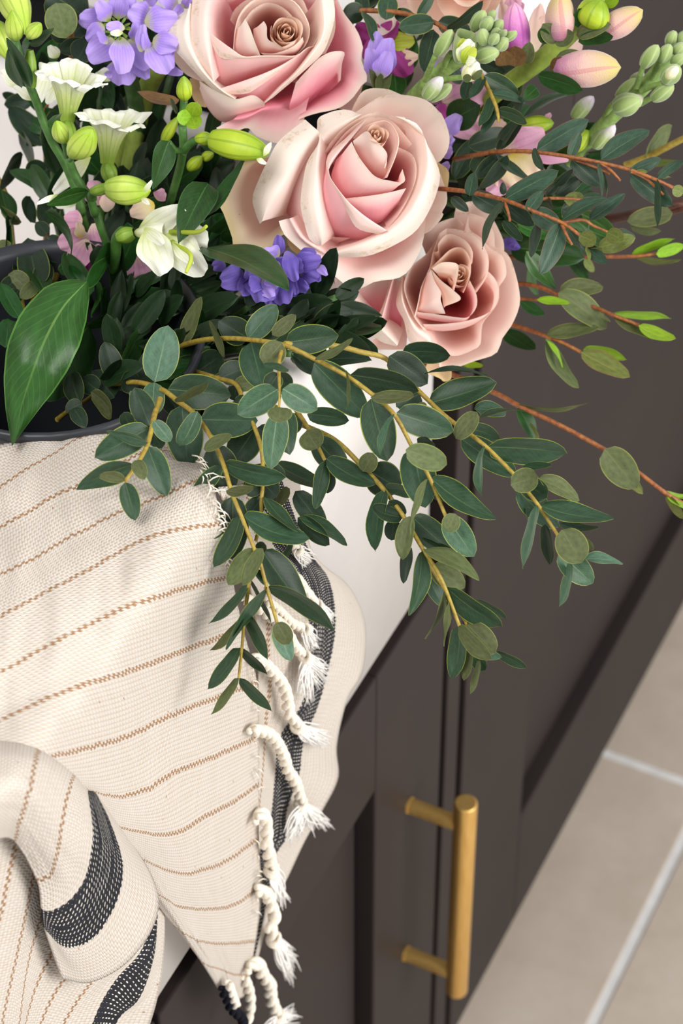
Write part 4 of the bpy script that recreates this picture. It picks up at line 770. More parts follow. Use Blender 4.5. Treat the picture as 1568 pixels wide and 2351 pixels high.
# ---- lower right rose
R3 = [
 ([(1000, 40, 22), (1150, 10, 22), (1270, 110, 21), (1370, 300, 20), (1385, 400, 19)], None, dict(kind='e', ruf=0.6)),
 ([(720, 330, 12), (760, 250, 10), (860, 180, 10), (990, 140, 10), (1060, 190, 8)], None, dict(kind='e', ruf=0.4)),
 ([(990, 90, 16), (1120, 105, 14), (1240, 150, 13), (1300, 250, 12), (1310, 360, 12), (1330, 420, 12)], None, dict(kind='e', ruf=0.5)),
 ([(1250, 360, 10), (1380, 400, 9), (1450, 500, 9), (1502, 700, 9), (1508, 840, 9), (1450, 990, 10), (1375, 1100, 10), (1320, 1225, 11), (1150, 1285, 12), (930, 1362, 14), (865, 1325, 15)], (940, 820, 58), dict(kind='e', ruf=0.5)),
 ([(740, 1370, 22), (860, 1420, 23), (910, 1450, 23), (958, 1430, 22), (965, 1370, 20)], (940, 1000, 50), dict(kind='w', ruf=0.8)),
 ([(22, 620, 14), (60, 750, 15), (130, 870, 16), (200, 970, 17), (310, 1045, 18), (440, 1080, 18)], (600, 760, 56), dict(kind='P', ruf=0.4)),
 ([(160, 712, 2), (250, 850, 1), (330, 930, 1), (410, 1005, 2), (480, 1080, 4), (535, 1150, 6)], (640, 760, 56), dict(kind='c', ruf=0.3, lip=[(125, 725, 10), (160, 830, 9), (235, 930, 9), (295, 1042, 10), (400, 1130, 12), (520, 1168, 12)])),
 ([(150, 690, 10), (300, 650, 9), (450, 630, 9), (590, 650, 8)], (520, 1090, 30), dict(kind='P', ruf=0.3, mid=[(240, 860, 15), (340, 890, 15), (460, 910, 15), (570, 890, 14)])),
 ([(300, 1155, 20), (330, 1195, 20), (430, 1195, 20), (600, 1195, 20)], (600, 900, 50), dict(kind='e', ruf=0.4)),
 ([(505, 622, 0), (470, 740, -1), (440, 850, 0), (412, 960, 2), (402, 1000, 3)], (680, 780, 56), dict(kind='P', ruf=0.15, lip=[(470, 622, 4), (445, 740, 4), (410, 850, 5), (378, 920, 6), (380, 980, 6)])),
 ([(575, 600, -1), (575, 720, -2), (600, 850, -2), (680, 1000, -1), (790, 1090, 2), (810, 1180, 5)], (800, 800, 56), dict(kind='e', ruf=0.5, lip=[(560, 625, 6), (520, 825, 7), (580, 960, 7), (620, 1120, 8), (690, 1182, 9), (800, 1192, 9)])),
 ([(930, 222, 3), (860, 275, 0), (770, 420, -2), (650, 520, -4), (596, 620, -5), (585, 720, -5), (640, 880, -5), (672, 948, -4), (745, 1042, -2)], (860, 780, 56), dict(kind='e', ruf=0.25)),
 ([(1345, 690, 3), (1340, 800, 3), (1290, 890, 4), (1212, 990, 5), (1195, 1150, 7), (1130, 1200, 8), (1030, 1240, 8), (940, 1240, 8), (840, 1200, 6), (800, 1120, 3), (745, 1042, 1)], (940, 800, 54), dict(kind='e', ruf=0.5, bulge=10)),
 ([(1100, 120, 9), (1110, 230, 8), (1200, 300, 6), (1270, 380, 4), (1372, 445, 3), (1402, 590, 3), (1345, 690, 3)], (950, 780, 54), dict(kind='e', ruf=0.35)),
 ([(930, 222, 2), (1050, 240, 0), (1170, 300, -1), (1240, 400, -2), (1262, 490, -2), (1245, 610, -3), (1165, 735, -3)], (950, 740, 52), dict(kind='e', ruf=0.25)),
 ([(1250, 560, -1), (1320, 640, -1), (1340, 740, -1), (1285, 880, -2), (1100, 960, -2), (900, 988, -2), (735, 990, -1)], (960, 800, 52), dict(kind='e', ruf=0.2, mid=[(1200, 640, 12), (1260, 720, 12), (1280, 800, 14), (1240, 920, 14), (1090, 1010, 13), (920, 1042, 12), (760, 1030, 12)])),
 ([(1110, 640, -5), (1165, 760, -6), (1160, 860, -6), (1092, 936, -7), (980, 932, -7), (800, 905, -6), (680, 892, -4)], (960, 780, 50), dict(kind='p', ruf=0.15, mid=[(1080, 700, 8), (1120, 780, 8), (1120, 880, 8), (1070, 965, 6), (960, 975, 6), (820, 960, 7), (700, 935, 8)])),
 ([(868, 258, -2), (812, 420, -5), (790, 530, -7), (722, 690, -7), (692, 830, -7), (664, 935, -5)], (920, 720, 52), dict(kind='e', ruf=0.15)),
 ([(820, 415, -5), (855, 405, -6), (860, 340, -6), (940, 270, -6), (1060, 310, -6), (1130, 400, -6), (1130, 500, -6)], (960, 660, 48), dict(kind='e', ruf=0.2)),
 ([(800, 540, -8), (870, 470, -9), (960, 390, -9), (1050, 380, -9), (1110, 460, -9), (1115, 600, -9), (1060, 740, -8)], (970, 660, 46), dict(kind='b', ruf=0.15)),
 ([(800, 552, -11), (832, 650, -12), (880, 735, -12), (878, 800, -11), (915, 908, -7)], (900, 740, 46), dict(kind='e', ruf=0.1, mid=[(770, 600, -2), (730, 720, 0), (700, 830, 1), (695, 880, 1), (800, 905, 2)])),
 ([(806, 556, -13), (880, 640, -14), (980, 720, -14), (1036, 792, -14), (905, 850, -11)], (940, 720, 44), dict(kind='b', ruf=0.1, mid=[(830, 650, -5), (870, 720, -4), (890, 780, -4), (895, 830, -3), (905, 860, -3)])),
 ([(808, 545, -15), (890, 496, -18), (1008, 508, -18), (1016, 590, -17), (985, 722, -13)], (930, 690, 44), dict(kind='b', ruf=0.08, mid=[(850, 590, -9), (900, 600, -10), (960, 620, -10), (980, 660, -10), (975, 715, -8)])),
]
rose('blush peach rose at lower right, tucked below the largest rose', FR3, 1.036, (930, 800, 62), R3, [(700, 800, 1.12), (450, 860, 1.15), (260, 940, 1.17)],
     dict(c=(1030, 580), ax=(-40, 60), R=85, z0=-14, depth=26, n=9, kind='b', turn0=2.0))
M_stem_m = plain('maroon_stem', (78, 44, 32), 0.5, var=0.25, scale=200)
# ================================================================== right-hand and upper eucalyptus, dark greens
ER = 'red-stemmed eucalyptus sprigs at the right of the bouquet'
S = path_px(F6, [(120, 320, 1.06), (270, 290, 1.03), (380, 272, 1.015), (500, 268, 1.005), (620, 272, 1.0), (830, 300, .993), (1040, 340, .988), (1230, 385, .985), (1400, 450, .983), (1510, 500, .985)])
S2 = path_px(F6, [(840, 305, .994), (950, 345, .992), (1035, 380, .990), (1105, 412, .990)])
S3 = path_px(F6, [(1045, 345, .988), (1110, 390, .987), (1172, 455, .988)]); S4 = path_px(F6, [(1240, 395, .985), (1330, 440, .985), (1445, 545, .986)])
b = branch('eucalyptus_sprig', 'upper red-stemmed eucalyptus sprig crossing the pale pink snapdragon at right', [S, S2, S3, S4], [
 (F6, 640, 266, 972, 68, 122), (F6, 622, 250, 686, 388, 48, 'r', 'e', -2), (F6, 848, 312, 916, 148, 66, 'r', 'e', -3), (F6, 860, 320, 1058, 492, 110, 'r', 'e', 4), (F6, 1034, 338, 1056, 552, 28, 'r', 'l', -2), (F6, 1048, 400, 1080, 560, 22, 'r', 'l', 2),
 (F6, 1046, 325, 1356, 137, 112), (F6, 1228, 395, 1432, 320, 74, 'r', 'e', -2), (F6, 1235, 415, 1502, 616, 120, 'r', 'e', 3), (F6, 1404, 446, 1404, 762, 42, 'r', 'l', -2), (F6, 1408, 440, 1580, 325, 58), (F6, 1500, 510, 1572, 530, 70, 'v', 'r', -2),
 (F6, 390, 285, 632, 462, 52, 'r', 'l', 2), (F6, 385, 272, 545, 55, 62, 'r', 'e', 2), (F6, 205, 235, 470, 145, 128, 'd', 'e', 5), (F6, 455, 290, 282, 505, 78, 'd', 'e', 4), (F6, 400, 300, 250, 440, 90, 'd', 'e', 8), (F6, 300, 292, 235, 400, 85, 'd', 'r', 5), (F6, 120, 448, 264, 180, 118, 'd', 'e', 3),
 (F6, 1270, 395, 1345, 400, 25, 'v', 'e', -2), (F6, 1420, 445, 1495, 435, 22, 'v')], M_stem_r, (0.0011, 0.0007), group=ER, default='r', ratio=0.40, dd=0)
S = path_px(F6, [(-40, 500, 1.03), (75, 510, 1.015), (220, 528, 1.0), (430, 575, .988), (600, 640, .980), (800, 720, .976), (920, 805, .976)])
S2 = path_px(F6, [(800, 720, .977), (930, 703, .978), (1000, 740, .979), (1092, 780, .980)]); S3 = path_px(F6, [(432, 585, .988), (455, 640, .984), (472, 712, .983)]); S4 = path_px(F6, [(800, 730, .977), (830, 800, .974), (866, 862, .974)]); S5 = path_px(F6, [(600, 610, .990), (690, 570, .992), (830, 568, .994), (930, 575, .996)])
branch('eucalyptus_sprig', 'lower red-stemmed eucalyptus sprig with a long leaf pointing down over the grey door', [S, S2, S3, S4, S5], [
 (F6, 214, 552, 242, 402, 72, 'r', 'e', -3), (F6, 438, 572, 782, 390, 118), (F6, 232, 540, 425, 650, 112, 'r', 'e', 4), (F6, 430, 588, 622, 742, 100, 'd', 'e', 4), (F6, 434, 588, 296, 890, 48, 'r', 'l', -3), (F6, 580, 648, 680, 520, 76, 'r', 'e', -3), (F6, 610, 642, 795, 760, 118, 'r', 'e', 3),
 (F6, 800, 706, 1086, 566, 76), (F6, 792, 728, 661, 1050, 120), (F6, 910, 800, 1018, 850, 88, 'v', 'r', -3), (F6, 916, 858, 1090, 976, 78, 'r', 'e', 2), (F6, 974, 704, 1201, 538, 76), (F6, 1085, 782, 1190, 832, 92, 'v', 'r', -3), (F6, 1150, 780, 1265, 808, 58, 'r', 'e', 3),
 (F6, 1030, 882, 1268, 815, 105, 'v', 'e', 8), (F6, 645, 715, 605, 942, 60, 'd', 'e', 5), (F6, 430, 705, 548, 838, 62, 'd', 'e', 5), (F6, 815, 585, 938, 552, 76, 'v', 'r', -1), (F6, 935, 562, 1052, 552, 50, 'r'), (F6, 700, 545, 872, 378, 52, 'd', 'e', 6), (F6, 770, 545, 938, 425, 80, 'd', 'e', 4),
 (F6, 690, 560, 745, 625, 35, 'd', 'e', 4), (F6, 815, 595, 810, 690, 30, 'd'), (F6, 430, 545, 425, 465, 40, 'd', 'e', 4), (F6, 960, 870, 975, 968, 28, 'v', 'l', -2), (F6, 980, 880, 1055, 878, 22, 'v'), (F6, 840, 760, 905, 860, 90, 'd', 'e', 6), (F6, 800, 640, 930, 700, 90, 'd', 'e', 7), (F6, 100, 560, 210, 650, 60, 'd', 'e', 2), (F6, 968, 712, 970, 790, 14, 'r', 'l')], M_stem_r, (0.0011, 0.0007), group=ER, default='r', ratio=0.40, dd=0)
# out-of-focus shoots further right
EB = 'young eucalyptus shoots fanning out in front of the grey cabinet'
S = path_px(F6, [(300, 960, 1.10), (470, 940, 1.095), (700, 934, 1.09), (930, 936, 1.085), (1245, 935, 1.08), (1420, 915, 1.08)])
branch('eucalyptus_shoot', 'straight horizontal shoot with bright green tip leaves at the right frame edge', [S], [(F6, 1245, 918, 1516, 823, 52, 'g', 'l'), (F6, 1398, 920, 1580, 870, 68, 'g', 'e', -4), (F6, 1246, 940, 1555, 955, 40, 'v', 'l'), (F6, 940, 950, 1005, 1032, 50, 'v')], M_stem_r, (0.0012, 0.0008), group=EB, dd=0)
S = path_px(F6, [(420, 1120, 1.09), (540, 1110, 1.085), (660, 1130, 1.08), (780, 1180, 1.075), (1000, 1255, 1.07), (1120, 1305, 1.065), (1290, 1372, 1.065)]); S2 = path_px(F6, [(530, 1203, 1.07), (650, 1212, 1.066)])
branch('eucalyptus_shoot', 'shoot with two broad olive leaves and yellow green tip right of the lower rose', [S, S2], [(F6, 785, 1165, 1062, 1130, 105, 'o'), (F6, 775, 1165, 1085, 1392, 145, 'o', 'e', -6), (F6, 640, 1208, 852, 1230, 46, 'g', 'e', -8), (F6, 1118, 1298, 1492, 1330, 52, 'g', 'l'), (F6, 1285, 1372, 1522, 1455, 72, 'g', 'e', -4), (F6, 1128, 1318, 1410, 1458, 58, 'o', 'e', 3), (F6, 540, 1215, 690, 1305, 66, 'G'), (F6, 1060, 1300, 1095, 1345, 30, 'o')], M_stem_r, (0.0012, 0.0008), group=EB, dd=0)
S = path_px(F6, [(380, 1330, 1.09), (485, 1368, 1.08), (600, 1405, 1.075), (690, 1437, 1.07), (800, 1480, 1.066), (922, 1542, 1.064)])
branch('eucalyptus_shoot', 'lowest shoot with pointed rosy green leaves just right of the lower rose', [S], [(F6, 700, 1432, 1034, 1384, 80, 'o'), (F6, 694, 1455, 908, 1768, 84, 'o', 'e', -4), (F6, 700, 1465, 805, 1640, 26, 'g', 'l', -8), (F6, 918, 1540, 1232, 1698, 112, 'v', 'e', -4), (F6, 935, 1525, 1212, 1590, 62, 'g', 'e', 2), (F6, 425, 1405, 634, 1522, 92, 'G', 'e', 4), (F6, 170, 1610, 300, 1630, 40, 'g')], M_stem_r, (0.0012, 0.0008), group=EB, dd=0)
S = path_px(F3, [(330, 70, 1.10), (490, 125, 1.085), (700, 215, 1.07), (800, 270, 1.06), (1000, 365, 1.05), (1210, 480, 1.045), (1350, 575, 1.045), (1490, 680, 1.045), (1600, 745, 1.05)])
branch('eucalyptus_shoot', 'long lone red stem with one paired olive leaf against the dark cabinet', [S], [(F3, 1200, 472, 1352, 656, 135, 'o', 'e', -4), (F3, 1195, 540, 1380, 682, 62, 'v', 'e', 2), (F3, 800, 262, 1120, 256, 14, 'o', 'l'), (F3, 795, 275, 872, 435, 60, 'G'), (F3, 850, 350, 895, 440, 16, 'v', 'l'), (F3, 1485, 672, 1600, 690, 22, 'g'), (F3, 1490, 688, 1568, 800, 40, 'v'), (F3, 1495, 690, 1600, 760, 22, 'g')], M_stem_r, (0.0012, 0.0009), group=EB, dd=0)
S = path_px(F6, [(1200, 360, 1.10), (1350, 302, 1.095), (1450, 250, 1.09), (1590, 178, 1.085)])
branch('eucalyptus_shoot', 'thin shoot leaving the frame at right above the red-stemmed sprigs', [S], [(F6, 1335, 312, 1499, 104, 86, 'o'), (F6, 1360, 345, 1528, 335, 40, 'v'), (F6, 1345, 310, 1430, 270, 26, 'g')], M_stem_y, (0.0017, 0.0014), group=EB, dd=0)
S = path_px(F6, [(900, 710, 1.12), (1080, 702, 1.11), (1300, 660, 1.10), (1590, 590, 1.09)]); S2 = path_px(F6, [(1380, 690, 1.10), (1500, 650, 1.095), (1590, 628, 1.09)])
branch('eucalyptus_shoot', 'dark red stem with a flat olive leaf running to the right frame edge', [S, S2], [(F6, 1502, 660, 1212, 712, 112, 'o', 'e', -6), (F6, 1235, 745, 1432, 772, 46, 'o', 'e', 3)], M_stem_m, (0.0024, 0.0019), group=EB, dd=0)
S = path_px(F6, [(-40, 370, 1.10), (430, 790, 1.10), (620, 750, 1.10)])
# upper sprig between the roses and the snapdragon
S = path_px(FT, [(-20, 62, 1.05), (40, 55, 1.045), (110, 48, 1.04), (250, 55, 1.035), (350, 75, 1.03), (440, 106, 1.025), (530, 166, 1.02)])
branch('eucalyptus_sprig', 'eucalyptus sprig with round blue green leaves along the top right of the upper rose', [S], [
 (FT, 112, 50, 15, 68, 86, 'd', 'r'), (FT, 108, 52, 150, 188, 44, 't', 'e', -3), (FT, 212, 92, 225, -20, 84, 't', 'r', -3), (FT, 250, 55, 345, 92, 62, 't', 'r', 3), (FT, 355, 78, 430, -30, 46, 't', 'e', -2), (FT, 432, 100, 268, 124, 84, 't', 'e', -4), (FT, 448, 100, 602, 150, 86, 'd', 'e', 4),
 (FT, 490, 132, 656, 0, 46, 'd', 'e', -4), (FT, 430, 135, 384, 330, 86, 'd', 'e', 5), (FT, 110, 50, 90, -30, 60, 'd', 'r', 3), (FT, 40, 60, 30, 130, 60, 'd', 'e', 5)], M_stem_r, (0.0012, 0.0010), group=ER, ratio=0.42, dd=0)
S = path_px(FT, [(560, 250, 1.03), (620, 310, 1.015), (650, 350, 1.008), (690, 430, 1.003), (718, 500, 1.0), (726, 558, 1.0)])
branch('eucalyptus_sprig', 'small eucalyptus sprig with narrow leaves hanging below the woolly stock buds', [S], [
 (FT, 660, 345, 818, 432, 76, 't'), (FT, 656, 345, 598, 448, 44, 'r', 'e', -2), (FT, 690, 428, 850, 470, 42, 'r'), (FT, 692, 440, 638, 578, 42, 't'), (FT, 724, 504, 856, 562, 50, 't'), (FT, 720, 505, 645, 615, 36, 'r'), (FT, 590, 365, 566, 458, 54, 'd', 'e', 3), (FT, 640, 285, 757, 332, 56, 'd', 'e', 5),
 (FT, 500, 300, 552, 385, 58, 'd', 'e', 8), (FT, 836, 445, 815, 545, 34, 'r', 'e', 6), (FT, 720, 690, 830, 560, 46, 'd', 'e', 12)], M_stem_y, (0.0011, 0.0007), group=ER, ratio=0.42, dd=0)
# rounder eucalyptus standing at the left
EL = 'round-leaved eucalyptus stems at the left of the bouquet'
S = path_px(F0, [(470, -60, 1.04), (480, 120, 1.05), (490, 260, 1.055), (500, 420, 1.06), (520, 700, 1.09)])
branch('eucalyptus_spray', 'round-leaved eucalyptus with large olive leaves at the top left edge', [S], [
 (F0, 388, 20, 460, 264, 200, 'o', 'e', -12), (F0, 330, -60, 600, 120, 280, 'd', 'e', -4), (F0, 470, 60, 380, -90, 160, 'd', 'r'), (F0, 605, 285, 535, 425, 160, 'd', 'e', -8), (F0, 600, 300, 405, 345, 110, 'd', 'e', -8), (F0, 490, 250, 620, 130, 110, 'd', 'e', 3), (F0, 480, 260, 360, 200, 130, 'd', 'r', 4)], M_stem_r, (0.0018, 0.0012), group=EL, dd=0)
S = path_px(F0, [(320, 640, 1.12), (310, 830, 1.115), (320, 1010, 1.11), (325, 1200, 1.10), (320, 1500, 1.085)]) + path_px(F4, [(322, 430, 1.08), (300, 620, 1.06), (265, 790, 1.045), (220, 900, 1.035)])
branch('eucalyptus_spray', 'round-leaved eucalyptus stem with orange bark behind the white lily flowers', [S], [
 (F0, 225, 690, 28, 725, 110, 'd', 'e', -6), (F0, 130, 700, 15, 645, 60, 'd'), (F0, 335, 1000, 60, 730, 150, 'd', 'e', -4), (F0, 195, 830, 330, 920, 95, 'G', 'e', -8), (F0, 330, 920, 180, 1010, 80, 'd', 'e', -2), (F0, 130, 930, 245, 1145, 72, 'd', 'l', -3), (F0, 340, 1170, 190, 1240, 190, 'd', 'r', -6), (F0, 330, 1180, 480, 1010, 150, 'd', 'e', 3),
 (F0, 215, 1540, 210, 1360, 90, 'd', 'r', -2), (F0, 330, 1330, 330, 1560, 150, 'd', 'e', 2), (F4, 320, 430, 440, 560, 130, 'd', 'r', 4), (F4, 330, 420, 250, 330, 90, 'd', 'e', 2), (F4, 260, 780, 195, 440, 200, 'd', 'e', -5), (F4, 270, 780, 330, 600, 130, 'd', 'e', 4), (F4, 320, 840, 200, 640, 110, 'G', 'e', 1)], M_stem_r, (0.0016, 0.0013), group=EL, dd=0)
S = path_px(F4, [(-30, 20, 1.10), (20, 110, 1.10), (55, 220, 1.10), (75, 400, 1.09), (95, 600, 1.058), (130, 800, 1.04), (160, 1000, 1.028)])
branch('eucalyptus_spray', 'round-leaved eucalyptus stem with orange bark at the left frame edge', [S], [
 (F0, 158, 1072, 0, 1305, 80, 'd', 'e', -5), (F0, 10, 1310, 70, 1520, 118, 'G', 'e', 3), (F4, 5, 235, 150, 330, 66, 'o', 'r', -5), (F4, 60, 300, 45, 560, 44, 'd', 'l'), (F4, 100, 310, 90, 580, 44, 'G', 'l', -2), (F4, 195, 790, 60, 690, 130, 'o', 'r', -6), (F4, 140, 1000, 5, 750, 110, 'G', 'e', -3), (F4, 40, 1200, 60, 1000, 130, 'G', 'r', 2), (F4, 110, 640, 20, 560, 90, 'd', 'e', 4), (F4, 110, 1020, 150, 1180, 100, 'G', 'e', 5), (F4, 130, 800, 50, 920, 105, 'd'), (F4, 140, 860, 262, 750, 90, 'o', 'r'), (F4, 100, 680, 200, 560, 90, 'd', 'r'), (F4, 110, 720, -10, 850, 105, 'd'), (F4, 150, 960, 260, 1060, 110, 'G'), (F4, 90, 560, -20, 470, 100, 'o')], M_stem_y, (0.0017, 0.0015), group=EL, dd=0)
S = path_px(F4, [(440, 540, 1.065), (390, 690, 1.05), (340, 810, 1.038), (300, 930, 1.03)])
branch('eucalyptus_spray', 'bare amber eucalyptus stem showing above the big glossy leaf', [S], [(F4, 440, 560, 350, 600, 60, 'G'), (F4, 400, 660, 560, 640, 90, 'G', 'e', 3), (F4, 350, 780, 480, 820, 90, 'G', 'e', 5)], M_stem_y, (0.0016, 0.0016), group=EL, dd=0)
# filler ruscus and stems added between the flowers, most leaves darkened as shade
def packed(name, label, n, poly, dr, kinds, lr, seed, core):
    r = random.Random(seed); root = empty(name, at(*core), label, 'greenery')
    org = at(*core); xs = [p[0] for p in poly]; ys = [p[1] for p in poly]
    def inside(x, y):
        c = False; j = len(poly) - 1
        for i in range(len(poly)):
            if (poly[i][1] > y) != (poly[j][1] > y) and x < (poly[j][0] - poly[i][0]) * (y - poly[i][1]) / (poly[j][1] - poly[i][1]) + poly[i][0]: c = not c
            j = i
        return c
    k = 0; stem_n = 0
    while k < n:
        x, y = r.uniform(min(xs), max(xs)), r.uniform(min(ys), max(ys))
        if not inside(x, y): continue
        d = min(r.uniform(*dr), hull(x, y) - r.uniform(0.003, 0.012)); dx, dy = x - core[0], y - core[1]; L = math.hypot(dx, dy) + 1; a = math.atan2(dy, dx) + r.uniform(-0.9, 0.9); ln = r.uniform(*lr)
        leaf(root, org, x, y, x + ln * math.cos(a), y + ln * math.sin(a), ln * r.uniform(0.28, 0.46), d, d + r.uniform(-0.02, 0.02), r.choice(kinds), r.choice('eel'), 0.4); k += 1
        if k % 4 == 0:
            tube('stem', [at(core[0] + dx * 0.05, core[1] + dy * 0.05, core[2]), at(core[0] + dx * 0.55, core[1] + dy * 0.5 - 15, (core[2] + d) / 2), at(x, y, d)], [0.0024, 0.002, 0.0014], M_stem_d, root, org, 6)
    return root
packed('ruscus', 'filler ruscus darkened as shade, packed deep in the bouquet under the purple blooms and roses', 130, [(330, 300), (540, 330), (500, 560), (690, 690), (760, 740), (640, 790), (560, 740), (430, 820), (300, 930), (210, 900), (250, 720), (300, 560)], (1.075, 1.13), ['x', 'x', 'x', 'G'], (60, 130), 3, (230, 900, 1.16))
packed('ruscus', 'ruscus darkened as shade, filling the gaps behind the upper right snapdragon and stock stems', 76, [(800, 0), (1060, -10), (1150, 180), (1200, 420), (1180, 560), (1060, 480), (980, 250), (850, 120)], (1.075, 1.12), ['x', 'd', 'G'], (60, 120), 5, (700, 420, 1.15))
packed('ruscus', 'filler ruscus darkened as shade between the white lily flowers on the left', 90, [(60, 120), (420, 120), (440, 420), (460, 640), (200, 700), (120, 500)], (1.09, 1.14), ['x', 'd', 'G', 'x'], (60, 130), 8, (210, 820, 1.16))
packed('ruscus', 'dark ruscus behind the stemmed eucalyptus right of the middle rose', 34, [(1020, 420), (1200, 340), (1330, 430), (1330, 560), (1200, 620), (1160, 520)], (1.07, 1.10), ['G', 'B', 'd'], (70, 120), 12, (1000, 520, 1.14))
packed('ruscus', 'added ruscus tufts darkened as shade over the sink rim between violet stock and lower rose', 34, [(560, 690), (780, 680), (820, 780), (760, 830), (620, 820)], (1.00, 1.03), ['x', 'x', 'd'], (70, 130), 21, (430, 830, 1.06))
# ================================================================== small flowers, buds, container
def flower_mat(name, basec, midc, edge, streak=None, ns=14, tr=0.25, rough=0.5, st=(0.05, 0.35, 0.85)):
    m = NT(name); uvv, u, v = m.uv(); n = m.noise(5, 4, uvv)
    vv = m.math('ADD', v, m.math('MULTIPLY', m.math('SUBTRACT', n, 0.5), 0.35))
    col = m.ramp(vv, [(st[0], rgb(basec)), (st[1], rgb(midc)), (st[2], rgb(edge))])
    if streak:
        s = m.math('SINE', m.math('ADD', m.math('MULTIPLY', u, ns * 2 * math.pi), m.math('MULTIPLY', n, 3.0)))
        col = m.mix(m.math('MULTIPLY', m.math('GREATER_THAN', s, 0.72), m.math('MULTIPLY', m.math('SUBTRACT', 1.05, v, clamp=True), 0.6)), col, rgb(streak))
    hs = m.n('ShaderNodeHueSaturation'); m.l(col, hs.inputs['Color']); m.l(m.math('ADD', 0.88, m.math('MULTIPLY', m.rand(), 0.22)), hs.inputs['Value'])
    m.set(Base_Color=hs.outputs[0], Roughness=rough, Specular_IOR_Level=0.25); m.bump(m.noise(18, 4, uvv), 0.2, 0.001)
    m.translucent(hs.outputs[0], tr); return m.m
LM.update({
 'u': flower_mat('lilac_petal', (196, 200, 120), (176, 146, 232), (188, 162, 236), (140, 108, 206), 9),
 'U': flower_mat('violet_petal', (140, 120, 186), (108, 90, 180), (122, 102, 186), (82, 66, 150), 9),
 'W': flower_mat('white_petal', (196, 208, 120), (232, 234, 200), (242, 242, 228), (190, 204, 120), 5),
 'V': flower_mat('trumpet_petal', (160, 186, 74), (212, 220, 146), (240, 240, 226), (150, 184, 80), 4, st=(0.12, 0.5, 0.82)),
 'K': flower_mat('pink_petal', (238, 214, 190), (216, 156, 186), (222, 170, 192), (196, 126, 170), 5),
 'M': flower_mat('magenta_petal', (226, 160, 200), (178, 76, 156), (158, 58, 128), (130, 40, 110), 6),
 'Y': flower_mat('cream_yellow_petal', (232, 206, 96), (238, 222, 168), (236, 206, 186), None),
 'S': flower_mat('blush_petal', (232, 214, 190), (234, 204, 186), (232, 196, 186), None),
 'T': flower_mat('lime_petal', (150, 176, 50), (178, 196, 60), (196, 206, 84), (120, 150, 40), 6),
})
_bm = {}
def ruffle_mesh(kind, var):
    key = (kind, 'P', var)
    if key in _lm: return _lm[key]
    nv, nu = 14, 13; G = np.zeros((nv, nu, 3)); UV = np.zeros((nv, nu, 2)); sd = var * 7.3
    for j in range(nv):
        v = j / (nv - 1)
        for i in range(nu):
            u = -1 + 2 * i / (nu - 1); wd = 0.16 + 0.84 * math.sin(math.pi / 2 * min(1, v / 0.62)) ** 0.85
            x = 0.5 * u * wd * (1 - 0.16 * max(0, v - 0.6) / 0.4) + 0.03 * math.sin(4 * v + sd); y = v * (1 - 0.34 * abs(u) ** 2.4 * v) + 0.025 * math.sin(7 * u + sd) * v
            z = 0.14 * u * u * v - (0.20 + 0.1 * math.sin(sd)) * v * v + 0.24 * v * (1 - v) + 0.22 * v ** 2 * noise.noise(Vector((u * 1.6 + sd, v * 1.8, sd))) + 0.05 * v ** 3 * math.sin(u * 9 + sd)
            G[j, i] = (x, y, z); UV[j, i] = ((u + 1) / 2, v)
    me = grid_mesh('petal', G, UV); me.materials.append(LM[kind]); _lm[key] = me; return me
def petal_at(root, org, F, bx, by, tx, ty, w, d0, d1, kind, tilt=0.0, name='petal'):
    h = hull(*fr(F, bx, by)) - 0.003; d0 = min(d0, h); d1 = min(d1, hull(*fr(F, tx, ty)) - 0.003)
    b = fr(F, bx, by); t = fr(F, tx, ty); B = at(*b, d0); T = at(*t, d1); y = T - B; L = np.linalg.norm(y); y /= L
    me = ruffle_mesh(kind, random.randint(0, 4)); W = w / F[2] * d0 / FPX
    n0 = -(B - CP); n0 -= y * n0.dot(y); n0 /= np.linalg.norm(n0); x0 = np.cross(y, n0); x = x0 * math.cos(tilt) + n0 * math.sin(tilt); z = np.cross(x, y)
    o = bpy.data.objects.new(name, me); COL.objects.link(o); o.parent = root; M = Matrix.Identity(4); lp = B - org; q = min(L, W)
    for i in range(3): M[i][0] = x[i] * W / max(0.5, math.cos(tilt)); M[i][1] = y[i] * L; M[i][2] = z[i] * q; M[i][3] = lp[i]
    o.matrix_local = M; return o
PROF = {'bud': lambda v: math.sin(math.pi * v ** 0.82) ** 0.75, 'drop': lambda v: math.sin(math.pi * v ** 0.6) ** 0.8, 'fat': lambda v: math.sin(math.pi * min(1, 0.06 + v * 0.94)) ** 0.55,
        'ovary': lambda v: 0.35 + 0.65 * math.sin(math.pi * (0.1 + 0.8 * v)) ** 0.8, 'cup': lambda v: min(1, (v * 1.5)) ** 0.6 * (1 - 0.12 * v)}
def lathe(root, org, F, bx, by, tx, ty, w, d0, d1, mat, prof='bud', lobes=3, amp=0.08, name='bud', sides=18, nv=14, bend=0.0):
    B = at(*fr(F, bx, by), d0); T = at(*fr(F, tx, ty), d1); ax = T - B; L = np.linalg.norm(ax); ax /= L
    s = np.cross(ax, -(B - CP)); s /= np.linalg.norm(s); t = np.cross(ax, s); R = w / F[2] * d0 / FPX / 2; ph = random.uniform(0, 6)
    G = np.zeros((nv, sides, 3)); UV = np.zeros((nv, sides, 2)); f = PROF[prof]
    for j in range(nv):
        v = j / (nv - 1); r = R * max(0.0, f(v)) if 0 < v < 1 or prof in ('ovary', 'cup') else R * 0.02
        for i in range(sides):
            a = 2 * math.pi * i / sides; q = r * (1 + amp * math.cos(lobes * a + ph + 2.0 * v))
            G[j, i] = B + ax * L * v + (s * math.cos(a) + t * math.sin(a)) * q + s * bend * R * math.sin(math.pi * v); UV[j, i] = (i / sides, v)
    return link(name, grid_mesh(name, G - org, UV, wrap=True), root, [mat])
